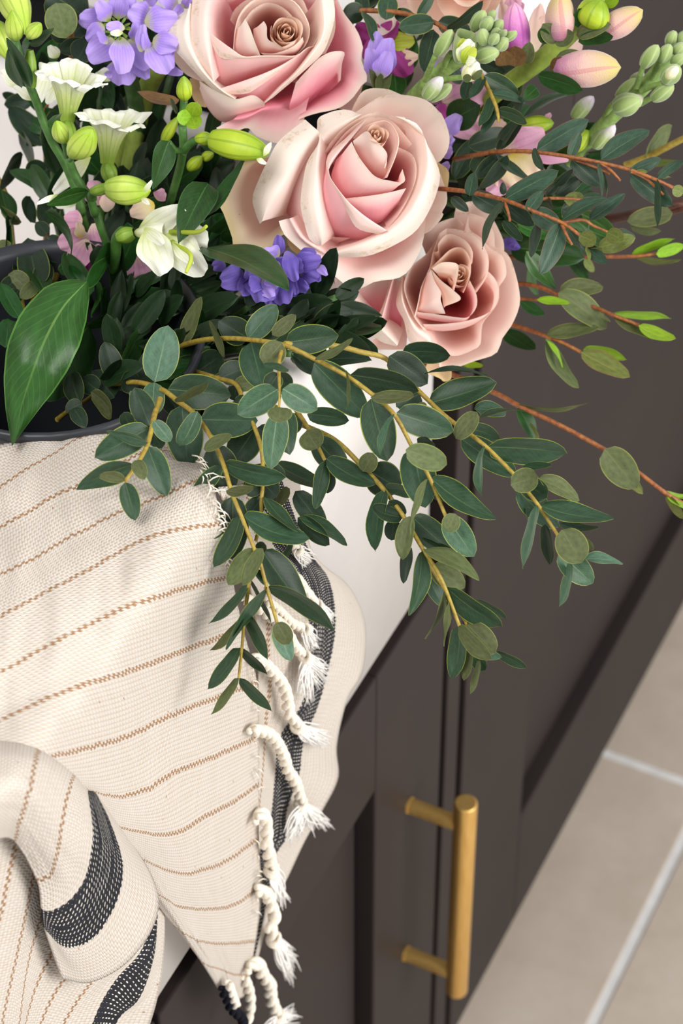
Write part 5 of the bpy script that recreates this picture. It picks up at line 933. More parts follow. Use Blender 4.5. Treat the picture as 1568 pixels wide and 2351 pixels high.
def bud_mat(name, c0, c1, c2, streak=None, ns=9, rough=0.42, fuzz=0.0):
    m = NT(name); uvv, u, v = m.uv(); n = m.noise(6, 3, uvv); vv = m.math('ADD', v, m.math('MULTIPLY', m.math('SUBTRACT', n, 0.5), 0.4))
    col = m.ramp(vv, [(0.05, rgb(c0)), (0.5, rgb(c1)), (0.95, rgb(c2))])
    if streak:
        s = m.math('SINE', m.math('ADD', m.math('MULTIPLY', u, ns * 2 * math.pi), m.math('MULTIPLY', v, 2.0)))
        col = m.mix(m.math('MULTIPLY', m.math('GREATER_THAN', s, 0.82), 0.55), col, rgb(streak))
    m.set(Base_Color=col, Roughness=rough, Specular_IOR_Level=0.35); m.b.inputs['Sheen Weight'].default_value = fuzz; m.b.inputs['Sheen Roughness'].default_value = 0.4
    m.bump(m.noise(45 if fuzz else 12, 3, uvv), 0.35 if fuzz else 0.12, 0.0008); return m.m
MB_l = bud_mat('lime_bud', (140, 170, 60), (186, 204, 92), (150, 180, 50), (126, 152, 44), 9)
MB_y = bud_mat('yellow_green_bud', (150, 176, 40), (170, 190, 48), (128, 156, 36), (110, 138, 30), 7)
MB_f = bud_mat('woolly_bud', (112, 138, 70), (136, 158, 92), (160, 176, 116), (176, 190, 140), 5, 0.9, 0.6)
MB_p = bud_mat('woolly_bud_lilac_tip', (112, 138, 70), (140, 158, 96), (222, 204, 222), (176, 190, 140), 5, 0.9, 0.5)
MB_w = bud_mat('cream_bud', (200, 206, 120), (232, 230, 190), (244, 240, 222), (206, 210, 140), 5, 0.6, 0.2)
MB_s = bud_mat('snapdragon_bud', (176, 106, 146), (208, 168, 156), (190, 172, 104), (186, 120, 122), 4, 0.6, 0.5)
MB_m = bud_mat('magenta_bud', (120, 56, 80), (188, 96, 176), (226, 160, 190), (160, 60, 150), 6, 0.5, 0.3)
MB_o = bud_mat('ovary_green', (110, 144, 44), (134, 164, 60), (110, 140, 44), (90, 120, 36), 6)
M_stem_f = plain('woolly_stem', (122, 148, 78), 0.9, var=0.15, scale=300, bump=0.4)
M_stem_s = plain('snapdragon_stem', (126, 146, 52), 0.6, var=0.18, scale=120)
M_stem_a = plain('lily_stem', (66, 106, 44), 0.48, var=0.16, scale=200)
def plant(name, label, cat, stems, mat, r, group=None):
    base = at(*stems[0][0]); root = empty(name, base, label, cat, group)
    for k, s in enumerate(stems):
        rr_ = r[k] if isinstance(r, list) else r
        tube('stem', [at(*p) for p in s], [rr_, rr_ * 0.95, rr_ * 0.85], mat, root, base, 10)
    return root, base
def trumpet(root, org, F, base, opn, Rpx, d0, d1, n=6, flare=0.85, squash=0.5):
    """funnel of six tepals: narrow tube, flared and reflexed mouth"""
    B = at(*fr(F, *base), d0); T = at(*fr(F, *opn), d1); ax = T - B; L = np.linalg.norm(ax); ax /= L; R = Rpx / F[2] * d0 / FPX
    s = np.cross(ax, -(B - CP)); s /= np.linalg.norm(s); t = np.cross(ax, s)
    for k in range(n):
        a0 = 2 * math.pi * k / n + 0.3; kl = random.uniform(0.9, 1.12); nu, nv = 11, 16; G = np.zeros((nv, nu, 3)); UV = np.zeros((nv, nu, 2)); inner = k % 2; sd = random.uniform(0, 30)
        for j in range(nv):
            v = j / (nv - 1); rad = R * (0.19 + 0.46 * v ** 1.25 + flare * max(0, v - 0.55) ** 1.5 * 1.35); hz = L * kl ** v * (min(v, 0.86) * 1.16 - (0.10 + 0.25 * (1 - inner)) * max(0, v - 0.8) ** 1.3)
            hw = (0.86 + 0.12 * inner) * (1 - max(0, v - 0.82) ** 2 * 16) * (0.8 if not inner else 0.7)
            for i in range(nu):
                u = -1 + 2 * i / (nu - 1); a = a0 + u * max(0.05, hw); ru = 0.035 * R * v ** 3 * math.sin(4 * u + sd) + 0.22 * R * v ** 2 * noise.noise(Vector((u * 1.3, v * 2, sd)))
                p = B + ax * (hz - 0.06 * L * u * u * v * v + ru) + (s * math.cos(a) + t * math.sin(a) * squash) * (rad + ru + (0.004 * R if inner else 0)); G[j, i] = p; UV[j, i] = (i / (nu - 1), v)
        link('petal', grid_mesh('petal', G - org, UV), root, [LM['V']])
FS = (160, 0, 5.2267); FL = (480, 530, 5.6); FZ = (1160, 0, 3.843); F5 = (460, 180, 2.6133)
# ---------------- white lily-like flowers at the left
S1 = path_px(F0, [(100, 262, 1.005), (150, 450, 1.008), (212, 605, 1.012), (262, 730, 1.018), (305, 850, 1.022), (365, 990, 1.026), (432, 1102, 1.03), (482, 1210, 1.034), (532, 1340, 1.038), (572, 1470, 1.042)]) + path_px(F4, [(562, 255, 1.045), (622, 450, 1.055), (690, 620, 1.07), (770, 780, 1.09), (840, 950, 1.12)])
S2 = path_px(F0, [(168, 300, 1.0), (200, 250, .995)])
root, org = plant('alstroemeria', 'leftmost green alstroemeria stem with lime buds in the top left corner', 'flower', [S1, S2], M_stem_a, [0.0018, 0.001])
lathe(root, org, F0, 110, 285, 84, 70, 128, .998, .985, MB_l); lathe(root, org, F0, 190, 260, 285, 160, 105, .995, .988, MB_l)
lathe(root, org, F0, 60, -90, 185, 245, 215, 1.03, 1.015, MB_l, 'drop', 5); lathe(root, org, F0, -60, 150, 70, 430, 170, 1.03, 1.03, MB_l, 'drop', 5)
lathe(root, org, F0, 224, 605, 205, 345, 84, 1.006, 1.0, MB_o, 'ovary', 6, 0.05, 'ovary')
for a in [(212, 608, 45, 262, 92, 'G'), (150, 610, 60, 330, 70, 'G'), (205, 300, 372, 195, 62, 'G'), (165, 390, 210, 290, 44, 'G')]: leaf(root, org, *fr(F0, a[0], a[1]), *fr(F0, a[2], a[3]), a[4] / 3.0154, 1.002, .992, a[5], 'l')
for a in [(140, 610, 12, 488, 90), (250, 690, 100, 600, 80), (330, 470, 268, 706, 130), (390, 600, 330, 700, 90)]: petal_at(root, org, F0, *a, 1.035, 1.03, 'W')
S1 = path_px(F0, [(470, 1085, 1.005), (512, 1200, 1.01), (572, 1300, 1.012), (626, 1372, 1.015), (655, 1480, 1.02)]) + path_px(F4, [(662, 255, 1.025), (712, 410, 1.03), (775, 575, 1.04), (790, 720, 1.06), (825, 900, 1.10)])
S2 = path_px(F0, [(470, 1085, 1.005), (455, 1040, 1.0), (440, 985, .997)]); S3 = path_px(F0, [(478, 1095, 1.005), (500, 1040, 1.012), (490, 1000, 1.015)]); S4 = path_px(F0, [(480, 1110, 1.005), (510, 1080, 1.0)]); S5 = path_px(F0, [(640, 1375, 1.015), (640, 1335, 1.01), (690, 1300, 1.005)]); S6 = path_px(F4, [(690, 300, 1.05), (735, 120, 1.04), (760, 20, 1.03)]); S7 = path_px(F0, [(750, 1350, 1.04), (770, 1260, 1.035)])
root, org = plant('alstroemeria', 'white trumpet alstroemeria with two open flowers and round lime buds at left', 'flower', [S1, S2, S3, S4, S5, S6, S7], M_stem_a, [0.0018, 0.0012, 0.0014, 0.0012, 0.002, 0.0016, 0.0016])
lathe(root, org, F0, 490, 1015, 465, 835, 112, 1.016, 1.018, MB_o, 'ovary', 6, 0.06, 'ovary'); lathe(root, org, F0, 770, 1258, 740, 1130, 118, 1.03, 1.028, MB_o, 'ovary', 6, 0.06, 'ovary')
lathe(root, org, F0, 445, 990, 390, 835, 118, .995, .985, MB_l); lathe(root, org, F0, 505, 1075, 640, 895, 190, .995, .98, MB_l, 'fat', 3, 0.10)
lathe(root, org, F0, 640, 1325, 755, 1300, 84, 1.006, .998, MB_o, 'ovary', 6, 0.06, 'ovary'); lathe(root, org, F0, 725, 1300, 1045, 1320, 205, .998, .99, MB_l, 'fat', 3, 0.10)
for a in [(1000, 1330, 1050, 1250, 40), (980, 1370, 1025, 1410, 40)]: petal_at(root, org, F0, *a, .986, .982, 'W')
trumpet(root, org, F0, (465, 840), (492, 500), 250, 1.018, 1.0); trumpet(root, org, F0, (742, 1130), (775, 800), 245, 1.028, 1.012)
for a in [(620, 1080, 372, 1345, 120), (540, 1400, 388, 1430, 60), (400, 400, 352, 330, 90), (700, 560, 740, 480, 120)]: petal_at(root, org, F0, *a, 1.045, 1.04, 'W')
for a in [(615, 1325, 325, 1420, 92, 'B', 1.008), (400, 1345, 260, 1412, 42, 'W', 1.004)]:
    (leaf(root, org, *fr(F0, a[0], a[1]), *fr(F0, a[2], a[3]), a[4] / 3.0154, a[6], a[6] - .006, a[5], 'l') if a[5] != 'W' else petal_at(root, org, F0, a[0], a[1], a[2], a[3], a[4], a[6], a[6] - .004, 'W'))
leaf(root, org, *fr(F4, 312, 258), *fr(F4, 488, 572), 52 / 3.0154, 1.012, 1.0, 'G', 'l', curl=0.22); leaf(root, org, *fr(F0, 410, 790), *fr(F0, 360, 900), 60 / 3.0154, 1.0, .99, 'B', 'e')
S1 = path_px(F4, [(850, 395, 1.0), (808, 445, 1.005), (800, 560, 1.012), (790, 700, 1.03), (812, 850, 1.06), (850, 960, 1.10)])
root, org = plant('alstroemeria', 'white alstroemeria bloom opening to the right above the black gap', 'flower', [S1], M_stem_a, 0.0023)
lathe(root, org, F4, 812, 440, 930, 405, 112, 1.0, .998, MB_o, 'ovary', 6, 0.06, 'ovary'); lathe(root, org, F4, 920, 408, 1150, 400, 150, 1.0, .995, LM['W'], 'cup', 6, 0.04, 'tube')
for a in [(960, 400, 1270, 250, 190, 1.0), (1020, 380, 1130, 672, 250, .992), (1130, 420, 1400, 660, 260, .995), (1150, 380, 1420, 470, 240, 1.003), (1000, 370, 1120, 480, 90, .985), (1190, 470, 1330, 620, 90, .988)]: petal_at(root, org, F4, *a[:5], a[5], a[5] - 0.012, 'W')
tube('stamen', [at(*fr(F4, 1190, 470), .99), at(*fr(F4, 1320, 560), .978), at(*fr(F4, 1288, 682), .975)], [.0011, .001, .0007], LM['T'], root, org, 6)
tube('stamen', [at(*fr(F4, 1180, 400), .992), at(*fr(F4, 1370, 400), .98), at(*fr(F4, 1430, 358), .976)], [.0011, .001, .0007], LM['T'], root, org, 6)
S1 = path_px(F0, [(1262, 870, 1.0), (1268, 950, 1.002), (1268, 1040, 1.005), (1240, 1180, 1.02), (1200, 1320, 1.035), (1160, 1450, 1.05), (1000, 1900, 1.10)]); S2 = path_px(F0, [(1268, 1050, 1.005), (1310, 1000, 1.0), (1380, 960, .995)]); S3 = path_px(F0, [(1275, 690, 1.0), (1265, 780, 1.002), (1262, 880, 1.0)]); S4 = path_px(F0, [(1266, 1045, 1.005), (1215, 1040, 1.0), (1170, 985, .996)])
root, org = plant('alstroemeria', 'lime alstroemeria stem with three-lobed pod and fat bud below the upper rose', 'flower', [S1, S2, S3, S4], M_stem_a, [0.0018, 0.0018, 0.0016, 0.0013])
lathe(root, org, F0, 1278, 700, 1272, 525, 114, .998, .99, MB_y, 'bud', 6, 0.05); lathe(root, org, F0, 1366, 960, 1462, 958, 92, .995, .99, MB_y, 'ovary', 6, 0.06, 'ovary'); lathe(root, org, (360, 0, 3.0154), 350, 955, 780, 1065, 205, .99, .98, MB_y, 'fat', 3, 0.08)
petal_at(root, org, (360, 0, 3.0154), 740, 1080, 790, 990, 46, .978, .976, 'W'); petal_at(root, org, (360, 0, 3.0154), 690, 1100, 755, 1130, 40, .980, .978, 'W')
for a in [(1326, 806, 1362, 706, 104), (1326, 810, 1222, 818, 100), (1328, 812, 1362, 893, 104)]: leaf(root, org, *fr(F0, a[0], a[1]), *fr(F0, a[2], a[3]), a[4] / 3.0154, .996, .990, 'g', 'r', curl=-0.06)
for a in [(1240, 695, 945, 632, 72, 'k', 'l', 1.01), (1168, 978, 1058, 1312, 140, 'G', 'h', .992), (1230, 780, 1178, 680, 30, 'G', 'l', 1.005)]: leaf(root, org, *fr(F0, a[0], a[1]), *fr(F0, a[2], a[3]), a[4] / 3.0154, a[7], a[7] - .008, a[5], a[6])
leaf(root, org, *fr(F4, 1440, 62), *fr(F4, 1234, 482), 215 / 3.0154, .998, .985, 'G', 'h'); leaf(root, org, *fr(F5, 0, 830), *fr(F5, 276, 430), 62 / 2.6133, 1.0, .985, 'G', 'l', curl=0.12); leaf(root, org, *fr(F5, 15, 1015), *fr(F5, 533, 1266), 150 / 2.6133, .996, .965, 'G', 'l', curl=-0.05); leaf(root, org, *fr(F5, 110, 1050), *fr(F5, 25, 1060), 60 / 2.6133, 1.01, 1.0, 't')
for k, a in enumerate([(1120, 1000, 1240, 800, 80), (1300, 1180, 1400, 1080, 90), (1400, 1100, 1480, 1060, 70)]): lathe(root, org, F0, *a, 1.05, 1.045, MB_y, 'bud')
S1 = path_px(F4, [(786, 560, 1.02), (812, 760, 1.05), (835, 950, 1.10)])
root, org = plant('broad_leaf_sprig', 'large glossy green leaf drooping at left in front of the dark vase', 'leaf', [S1], M_stem_a, 0.002)
leaf(root, org, *fr(F4, 788, 555), *fr(F4, 596, 765), 115 / 3.0154, 1.02, .985, 'B', 'l', curl=0.10); cl = catmull([(602, 742, 0), (545, 800, -4), (430, 930, -10), (310, 1150, -16), (215, 1400, -18), (145, 1620, -14), (84, 1880, -6)], 25); wl = np.interp(np.linspace(0, 1, 25), [0, .08, .2, .36, .52, .68, .84, 1], [14, 190, 370, 470, 460, 350, 190, 3])
tg = np.gradient(cl[:, :2], axis=0); tg /= np.linalg.norm(tg, axis=1)[:, None]; GB = np.zeros((25, 11, 3)); UB = np.zeros((25, 11, 2))
for j in range(25):
    for i in range(11):
        q = -1 + 2 * i / 10; x = cl[j, 0] - tg[j, 1] * q * wl[j] / 2; y = cl[j, 1] + tg[j, 0] * q * wl[j] / 2
        GB[j, i] = at(*fr(F4, x, y), min(.985, hull(*fr(F4, cl[j, 0], cl[j, 1])) - .012) + (cl[j, 2] + 7 * q * q - 3 * abs(q) + 1.2 * math.sin(j * .8 + q * 3) * q * q) / 1000); UB[j, i] = (i / 10, j / 24)
link('leaf', grid_mesh('leaf', GB - org, UB), root, [LM['B']])
leaf(root, org, *fr(F4, 838, 882), *fr(F4, 1300, 905), 200 / 3.0154, 1.04, 1.03, 'G', 'e'); leaf(root, org, *fr(F4, 880, 960), *fr(F4, 560, 1080), 75 / 3.0154, 1.06, 1.04, 'B', 'l'); leaf(root, org, *fr(F4, 620, 1040), *fr(F4, 250, 1560), 330 / 3.0154, 1.07, 1.06, 'G', 'e')
for q in [(640, 980, 670, 740, 46), (720, 1060, 740, 780, 60)]: leaf(root, org, *fr(F4, *q[:2]), *fr(F4, *q[2:4]), q[4] / 3.0154, 1.06, 1.04, 'B', 'l')
# ---------------- stock, purple
S1 = path_px(FS, [(640, 520, 1.05), (700, 800, 1.06)]) + [(320, 330, 1.09), (280, 560, 1.13), (240, 860, 1.16)]
root, org = plant('stock_flower', 'double lilac stock blossom left of the upper rose', 'flower', [S1], M_stem_d, 0.0035, 'purple stock blossoms')
PU = [(620, 700, 622, 985, 350, 14), (790, 740, 905, 905, 190, 12), (720, 470, 935, 795, 250, 8), (400, 230, 135, 225, 250, 8), (410, 300, 230, 440, 200, 6), (480, 245, 330, 25, 210, 6), (570, 225, 605, -50, 250, 8), (650, 205, 770, 10, 200, 10), (530, 470, 245, 720, 350, 2),
      (618, 445, 640, 865, 280, -4), (455, 525, 340, 395, 95, -6), (660, 345, 452, 300, 135, -10), (980, 200, 712, 150, 310, 2), (900, 270, 1265, 200, 300, -2), (960, 520, 1200, 800, 360, 0), (1000, 470, 1260, 560, 260, -3), (770, 495, 785, 285, 130, 2), (850, 625, 880, 300, 150, -1), (930, 660, 900, 390, 100, 0), (1120, 830, 1345, 870, 110, 6), (1300, 60, 1080, -40, 220, 8), (1370, 60, 1255, 170, 110, 4), (1380, 100, 1430, -20, 120, 6), (450, 850, 480, 930, 90, 10), (900, 40, 1000, -80, 200, 12)]
for a in PU: petal_at(root, org, FS, *a[:4], a[4] * 1.12, 1.03 + a[5] / 1000, 1.03 + a[5] / 1000 - 0.006, 'u', random.uniform(-.3, .3))
petal_at(root, org, FS, 640, 395, 495, 395, 85, 1.018, 1.014, 'W')
for k in range(12):
    a = k * 0.52 + .2; leaf(root, org, *fr(FS, 570 + 60 * math.cos(a), 340 + 60 * math.sin(a)), *fr(FS, 570 + 165 * math.cos(a), 335 + 135 * math.sin(a)), 34 / 5.2, 1.026, 1.02, 'g', 'e')
S1 = path_px(FL, [(760, 560, 1.06), (700, 700, 1.09)]) + [(480, 760, 1.13), (300, 900, 1.16)]
root, org = plant('stock_flower', 'crumpled violet stock blossom in shade under the middle rose', 'flower', [S1], M_stem_d, 0.0035, 'purple stock blossoms')
for a in [(450, 560, 190, 640, 260, 'U', 4), (210, 420, 72, 450, 140, 'U', 8), (700, 600, 680, 875, 330, 'U', 2), (890, 640, 940, 905, 250, 'U', 4), (900, 310, 900, 75, 120, 'U', 6), (910, 310, 735, 270, 170, 'u', 4), (710, 510, 630, 330, 170, 'u', 2), (765, 390, 930, 550, 120, 'u', -4), (990, 260, 1110, 620, 170, 'U', -2), (1090, 420, 1385, 400, 210, 'U', 4), (1090, 640, 1240, 760, 140, 'U', 4), (1270, 480, 1410, 640, 150, 'U', 8), (1390, 440, 1490, 550, 90, 'u', 2), (520, 620, 480, 800, 160, 'U', 10), (820, 560, 980, 660, 150, 'U', 0), (760, 590, 880, 700, 160, 'u', 0), (1000, 600, 1060, 780, 160, 'U', 6), (640, 600, 560, 760, 180, 'U', 1), (1150, 330, 1360, 300, 160, 'U', 8), (380, 520, 330, 720, 220, 'U', 7), (560, 640, 420, 760, 200, 'U', 5), (800, 700, 780, 880, 220, 'U', 6), (1040, 680, 1100, 820, 200, 'U', 7), (960, 420, 1180, 480, 220, 'U', 5), (860, 480, 1000, 420, 180, 'U', 3), (600, 480, 520, 600, 200, 'U', 6), (1180, 520, 1330, 600, 200, 'U', 6), (1160, 620, 1180, 760, 180, 'U', 8), (660, 640, 760, 800, 200, 'u', 1)]:
    petal_at(root, org, FL, *a[:4], a[4] * 1.35, 1.0 + a[6] / 1000, 1.0 + a[6] / 1000 - 0.008, a[5], random.uniform(-.4, .4))
leaf(root, org, *fr(FL, 1012, 192), *fr(FL, 785, 412), 52 / 5.6, 1.02, 1.01, 'k', 'l')
S1 = path_px(FC, [(180, 620, 1.03), (190, 720, 1.045), (250, 900, 1.08)]) + [(840, 420, 1.12)]
root, org = plant('stock_flower', 'small half-open lilac stock bud between the two upper roses', 'flower', [S1], M_stem_f, 0.003, 'purple stock blossoms')
for a in [(175, 640, 160, 285, 200, 6), (190, 640, 262, 320, 200, 2), (170, 640, 92, 400, 170, 0), (185, 645, 240, 440, 170, -3)]: petal_at(root, org, FC, *a[:5], 1.03 + a[5] / 1000, 1.02 + a[5] / 1000, 'u', 0.1)
for a in [(150, 740, 95, 560, 60), (215, 740, 280, 560, 70), (190, 745, 190, 600, 70)]: leaf(root, org, *fr(FC, a[0], a[1]), *fr(FC, a[2], a[3]), a[4] / FC[2], 1.03, 1.022, 'o', 'l')
S1 = [(1000, 330, 1.06), (980, 420, 1.10), (880, 560, 1.14)]
root, org = plant('stock_flower', 'lilac stock petals peeping out behind the right rim of the middle rose', 'flower', [S1], M_stem_d, 0.003, 'purple stock blossoms')
for a in [(700, 1100, 845, 950, 160), (690, 1190, 780, 1130, 120), (680, 1280, 770, 1210, 120), (690, 1400, 745, 1330, 90), (690, 1460, 740, 1420, 60)]: petal_at(root, org, FC, *a, 1.045, 1.04, 'u')
for a in [(640, 590, 565, 365, 90), (600, 545, 665, 585, 60), (850, 660, 860, 540, 40), (840, 680, 900, 640, 50)]: petal_at(root, org, FC, *a, 1.055, 1.05, 'u')
for a in [(420, 830, 520, 880, 80, 'U'), (470, 900, 500, 860, 60, 'U')]: petal_at(root, org, F6, *a[:5], 1.09, 1.085, a[5])
# ---------------- stock spikes in bud
S1 = path_px(FC, [(1110, 250, 1.0), (1000, 350, 1.0), (900, 430, 1.003), (820, 490, 1.006), (720, 560, 1.012), (600, 660, 1.022), (450, 800, 1.04), (250, 1000, 1.08)]); S2 = path_px(FC, [(550, 670, 1.015), (595, 560, 1.005), (640, 450, .998)]); S3 = path_px(FC, [(700, 660, 1.005), (780, 640, 1.0), (870, 632, .996)]); S4 = path_px(FC, [(720, 540, 1.008), (735, 480, 1.004), (770, 430, 1.0)]); S5 = path_px(FC, [(935, 300, 1.005), (950, 240, 1.005)])
root, org = plant('stock_spike', 'woolly grey green stock spike in bud right of the upper rose', 'flower', [S1, S2, S3, S4, S5], M_stem_f, [0.0034, 0.0013, 0.0013, 0.0014, 0.0012], 'stock spikes in bud')
for a in [(640, 460, 778, 240, 125, 'f', .998), (945, 250, 1045, 85, 120, 'f', 1.004), (1020, 245, 1100, 145, 110, 'f', .998), (1070, 175, 1125, 88, 78, 'f', 1.004), (1115, 255, 1190, 168, 88, 'f', 1.0), (1040, 368, 1020, 238, 115, 'f', .992), (1085, 355, 1155, 285, 88, 'f', .990), (1140, 405, 1230, 318, 105, 'f', .992), (1185, 335, 1308, 260, 84, 'f', .996), (970, 470, 1160, 420, 140, 'f', .994), (1110, 300, 1160, 240, 80, 'f', .998),
          (885, 655, 985, 505, 140, 'w', .990), (545, 810, 700, 630, 130, 'p', .998), (590, 825, 775, 690, 110, 'f', 1.006), (1165, 300, 1220, 250, 60, 'f', .994)]:
    lathe(root, org, FC, *a[:5], a[6], a[6] - .006, {'f': MB_f, 'w': MB_w, 'p': MB_p}[a[5]], 'fat', 4, 0.08)
lathe(root, org, FC, 815, 520, 905, 290, 225, 1.0, .992, MB_f, 'cup', 4, 0.08, 'calyx')
for a in [(840, 500, 930, 330, 150), (860, 510, 960, 400, 130), (850, 450, 880, 330, 110), (880, 500, 960, 490, 90)]: petal_at(root, org, FC, *a, .984, .978, 'T' if random.random() < .4 else 'W', random.uniform(-.3, .3))
for a in [(870, 660, 930, 620, 60), (940, 650, 1020, 570, 50)]: leaf(root, org, *fr(FC, a[0], a[1]), *fr(FC, a[2], a[3]), a[4] / FC[2], .986, .982, 'o', 'r')
S1 = path_px(FZ, [(1640, 290, 1.04), (1560, 380, 1.04), (1450, 500, 1.04), (1330, 650, 1.042), (1200, 790, 1.045), (1050, 930, 1.05), (900, 1070, 1.055), (740, 1240, 1.065), (560, 1430, 1.08)]); S2 = path_px(FZ, [(1160, 770, 1.04), (1185, 680, 1.035), (1215, 590, 1.03)]); S3 = path_px(FZ, [(1200, 800, 1.04), (1300, 760, 1.035), (1395, 738, 1.03)]); S4 = path_px(FZ, [(1195, 915, 1.042), (1240, 890, 1.04), (1292, 862, 1.038)]); S5 = path_px(FZ, [(1300, 690, 1.04), (1330, 610, 1.035), (1370, 530, 1.03)]); S6 = path_px(FZ, [(870, 1060, 1.055), (920, 960, 1.05), (1000, 860, 1.045)])
root, org = plant('stock_spike', 'woolly pale green stock spike in bud at the far right edge', 'flower', [S1, S2, S3, S4, S5, S6], M_stem_f, [0.0034, 0.0013, 0.0014, 0.0013, 0.0014, 0.0014], 'stock spikes in bud')
for a in [(945, 960, 1200, 880, 195, 'f', 1.035), (1075, 930, 1215, 860, 130, 'w', 1.045), (1285, 885, 1490, 750, 130, 'f', 1.035), (1205, 600, 1350, 395, 135, 'f', 1.028), (1360, 550, 1460, 390, 118, 'f', 1.03), (1470, 560, 1590, 490, 118, 'f', 1.032), (1390, 730, 1540, 580, 165, 'f', 1.03), (1430, 400, 1500, 275, 105, 'f', 1.035), (1490, 470, 1580, 395, 115, 'f', 1.032), (1530, 370, 1600, 290, 96, 'f', 1.035), (975, 870, 1160, 690, 115, 'f', 1.05), (1100, 720, 1225, 640, 84, 'p', 1.055), (590, 1050, 780, 850, 145, 'p', 1.06), (770, 1310, 970, 1100, 140, 'p', 1.06)]:
    lathe(root, org, FZ, *a[:5], a[6], a[6] - .006, {'f': MB_f, 'w': MB_w, 'p': MB_p}[a[5]], 'fat', 4, 0.08)
petal_at(root, org, FZ, 1420, 690, 1510, 600, 110, 1.02, 1.016, 'W'); lathe(root, org, FZ, 1420, 690, 1525, 590, 90, 1.02, 1.014, MB_w, 'fat', 3, .1)
root, org = plant('alstroemeria', 'plump lime alstroemeria buds behind the upper red-stemmed sprig at right', 'flower', [path_px(FZ, [(170, 1120, 1.075), (0, 1180, 1.09), (-200, 1400, 1.12)]), path_px(FZ, [(620, 1280, 1.07), (400, 1400, 1.09)])], M_stem_a, 0.0018)
lathe(root, org, FZ, 120, 1125, 430, 1085, 165, 1.07, 1.065, MB_y, 'fat', 3, .08); lathe(root, org, FZ, 590, 1330, 740, 1150, 150, 1.065, 1.06, MB_y, 'fat', 3, .08); petal_at(root, org, FZ, 360, 1050, 400, 1000, 60, 1.066, 1.064, 'K')
for a in [(400, 1190, 800, 1075, 110, 'G'), (150, 1040, 640, 810, 70, 'G'), (720, 1340, 890, 1320, 40, 'B'), (720, 1400, 880, 1350, 70, 'G')]: leaf(root, org, *fr(FZ, a[0], a[1]), *fr(FZ, a[2], a[3]), a[4] / FZ[2], 1.072, 1.062, a[5], 'l')
leaf(root, org, *fr(FT, 490, 560), *fr(FT, 640, 478), 130 / FT[2], 1.05, 1.03, 'G', 'l'); leaf(root, org, *fr(F6, 470, 880), *fr(F6, 945, 945), 190 / F6[2], 1.09, 1.08, 'G', 'e'); leaf(root, org, *fr(F6, 600, 350), *fr(F6, 900, 500), 140 / F6[2], 1.08, 1.07, 'G', 'e')
# ---------------- snapdragons
SN = 'pink snapdragons'
root, org = plant('snapdragon', 'thick green snapdragon stem with hairy pink buds in the upper right', 'flower', [path_px(FT, [(1290, -80, 1.03), (1180, 20, 1.03), (1080, 125, 1.032), (960, 240, 1.037), (850, 325, 1.045), (740, 405, 1.06), (560, 560, 1.10)])], M_stem_s, 0.0042, SN)
for a in [(1000, 195, 1012, -40, 150, MB_s, 1.018), (800, 305, 800, 10, 130, MB_m, 1.025), (975, 320, 1285, 308, 158, MB_s, 1.015), (1130, 120, 1195, 0, 150, MB_y, 1.015), (1175, 165, 1385, 45, 118, MB_s, 1.02)]: lathe(root, org, FT, *a[:5], a[6], a[6] - .008, a[5], 'fat', 2, 0.10, 'bud')
for a in [(960, 320, 1055, 300, 90, 'k'), (990, 255, 1110, 250, 46, 'o'), (905, 345, 1112, 412, 76, 'G'), (1000, 190, 925, 110, 80, 'o'), (980, 195, 1070, 150, 70, 'o'), (900, 400, 840, 455, 60, 'G'), (760, 300, 745, 230, 80, 'k'), (800, 305, 800, 210, 90, 'k'), (850, 290, 868, 190, 60, 'o'), (1080, 160, 1240, 110, 70, 'o'), (1090, 190, 1250, 165, 60, 'G'), (1130, 120, 1090, 40, 90, 'G'), (1120, 140, 1180, 100, 80, 'k'), (1210, 20, 1275, -5, 50, 'g'), (950, 200, 915, 130, 50, 'G')]: leaf(root, org, *fr(FT, a[0], a[1]), *fr(FT, a[2], a[3]), a[4] / FT[2], 1.016, 1.008, a[5], 'e')
for a in [(800, 130, 745, -10, 100, 'S'), (760, 120, 810, -30, 90, 'K'), (885, 245, 915, 20, 90, 'S'), (890, 200, 960, 60, 80, 'S'), (1020, 250, 1095, 190, 90, 'S'), (830, 60, 790, 0, 70, 'K')]: petal_at(root, org, FT, *a[:5], 1.06, 1.055, a[5], .2)
root, org = plant('snapdragon', 'pale pink snapdragon bloom with yellow throat behind the eucalyptus at right', 'flower', [path_px(FT, [(790, 700, 1.07), (700, 620, 1.09), (560, 620, 1.12)])], M_stem_s, 0.003, SN)
for a in [(760, 690, 935, 605, 170, 'K', 0), (790, 690, 760, 610, 150, 'K', 2), (790, 700, 850, 860, 190, 'Y', -3), (790, 780, 685, 880, 120, 'K', 2), (860, 715, 1050, 725, 60, 'K', -4), (880, 740, 905, 840, 90, 'K', 4), (760, 700, 740, 860, 120, 'S', 4)]: petal_at(root, org, FT, *a[:5], 1.062 + a[6] / 1000, 1.056 + a[6] / 1000, a[5], random.uniform(-.2, .2))
root, org = plant('snapdragon', 'mauve snapdragon bloom in shade between the middle rose and the right leaves', 'flower', [path_px(FT, [(560, 480, 1.085), (480, 620, 1.11)])], M_stem_s, 0.003, SN)
for a in [(470, 470, 660, 400, 230, 'K', 0), (500, 520, 640, 580, 180, 'K', 4), (480, 480, 440, 340, 190, 'M', 6), (420, 500, 470, 540, 110, 'M', 2), (520, 420, 640, 340, 150, 'K', 6), (660, 620, 740, 560, 90, 'S', 4)]: petal_at(root, org, FT, *a[:5], 1.075 + a[6] / 1000, 1.065 + a[6] / 1000, a[5], .1)
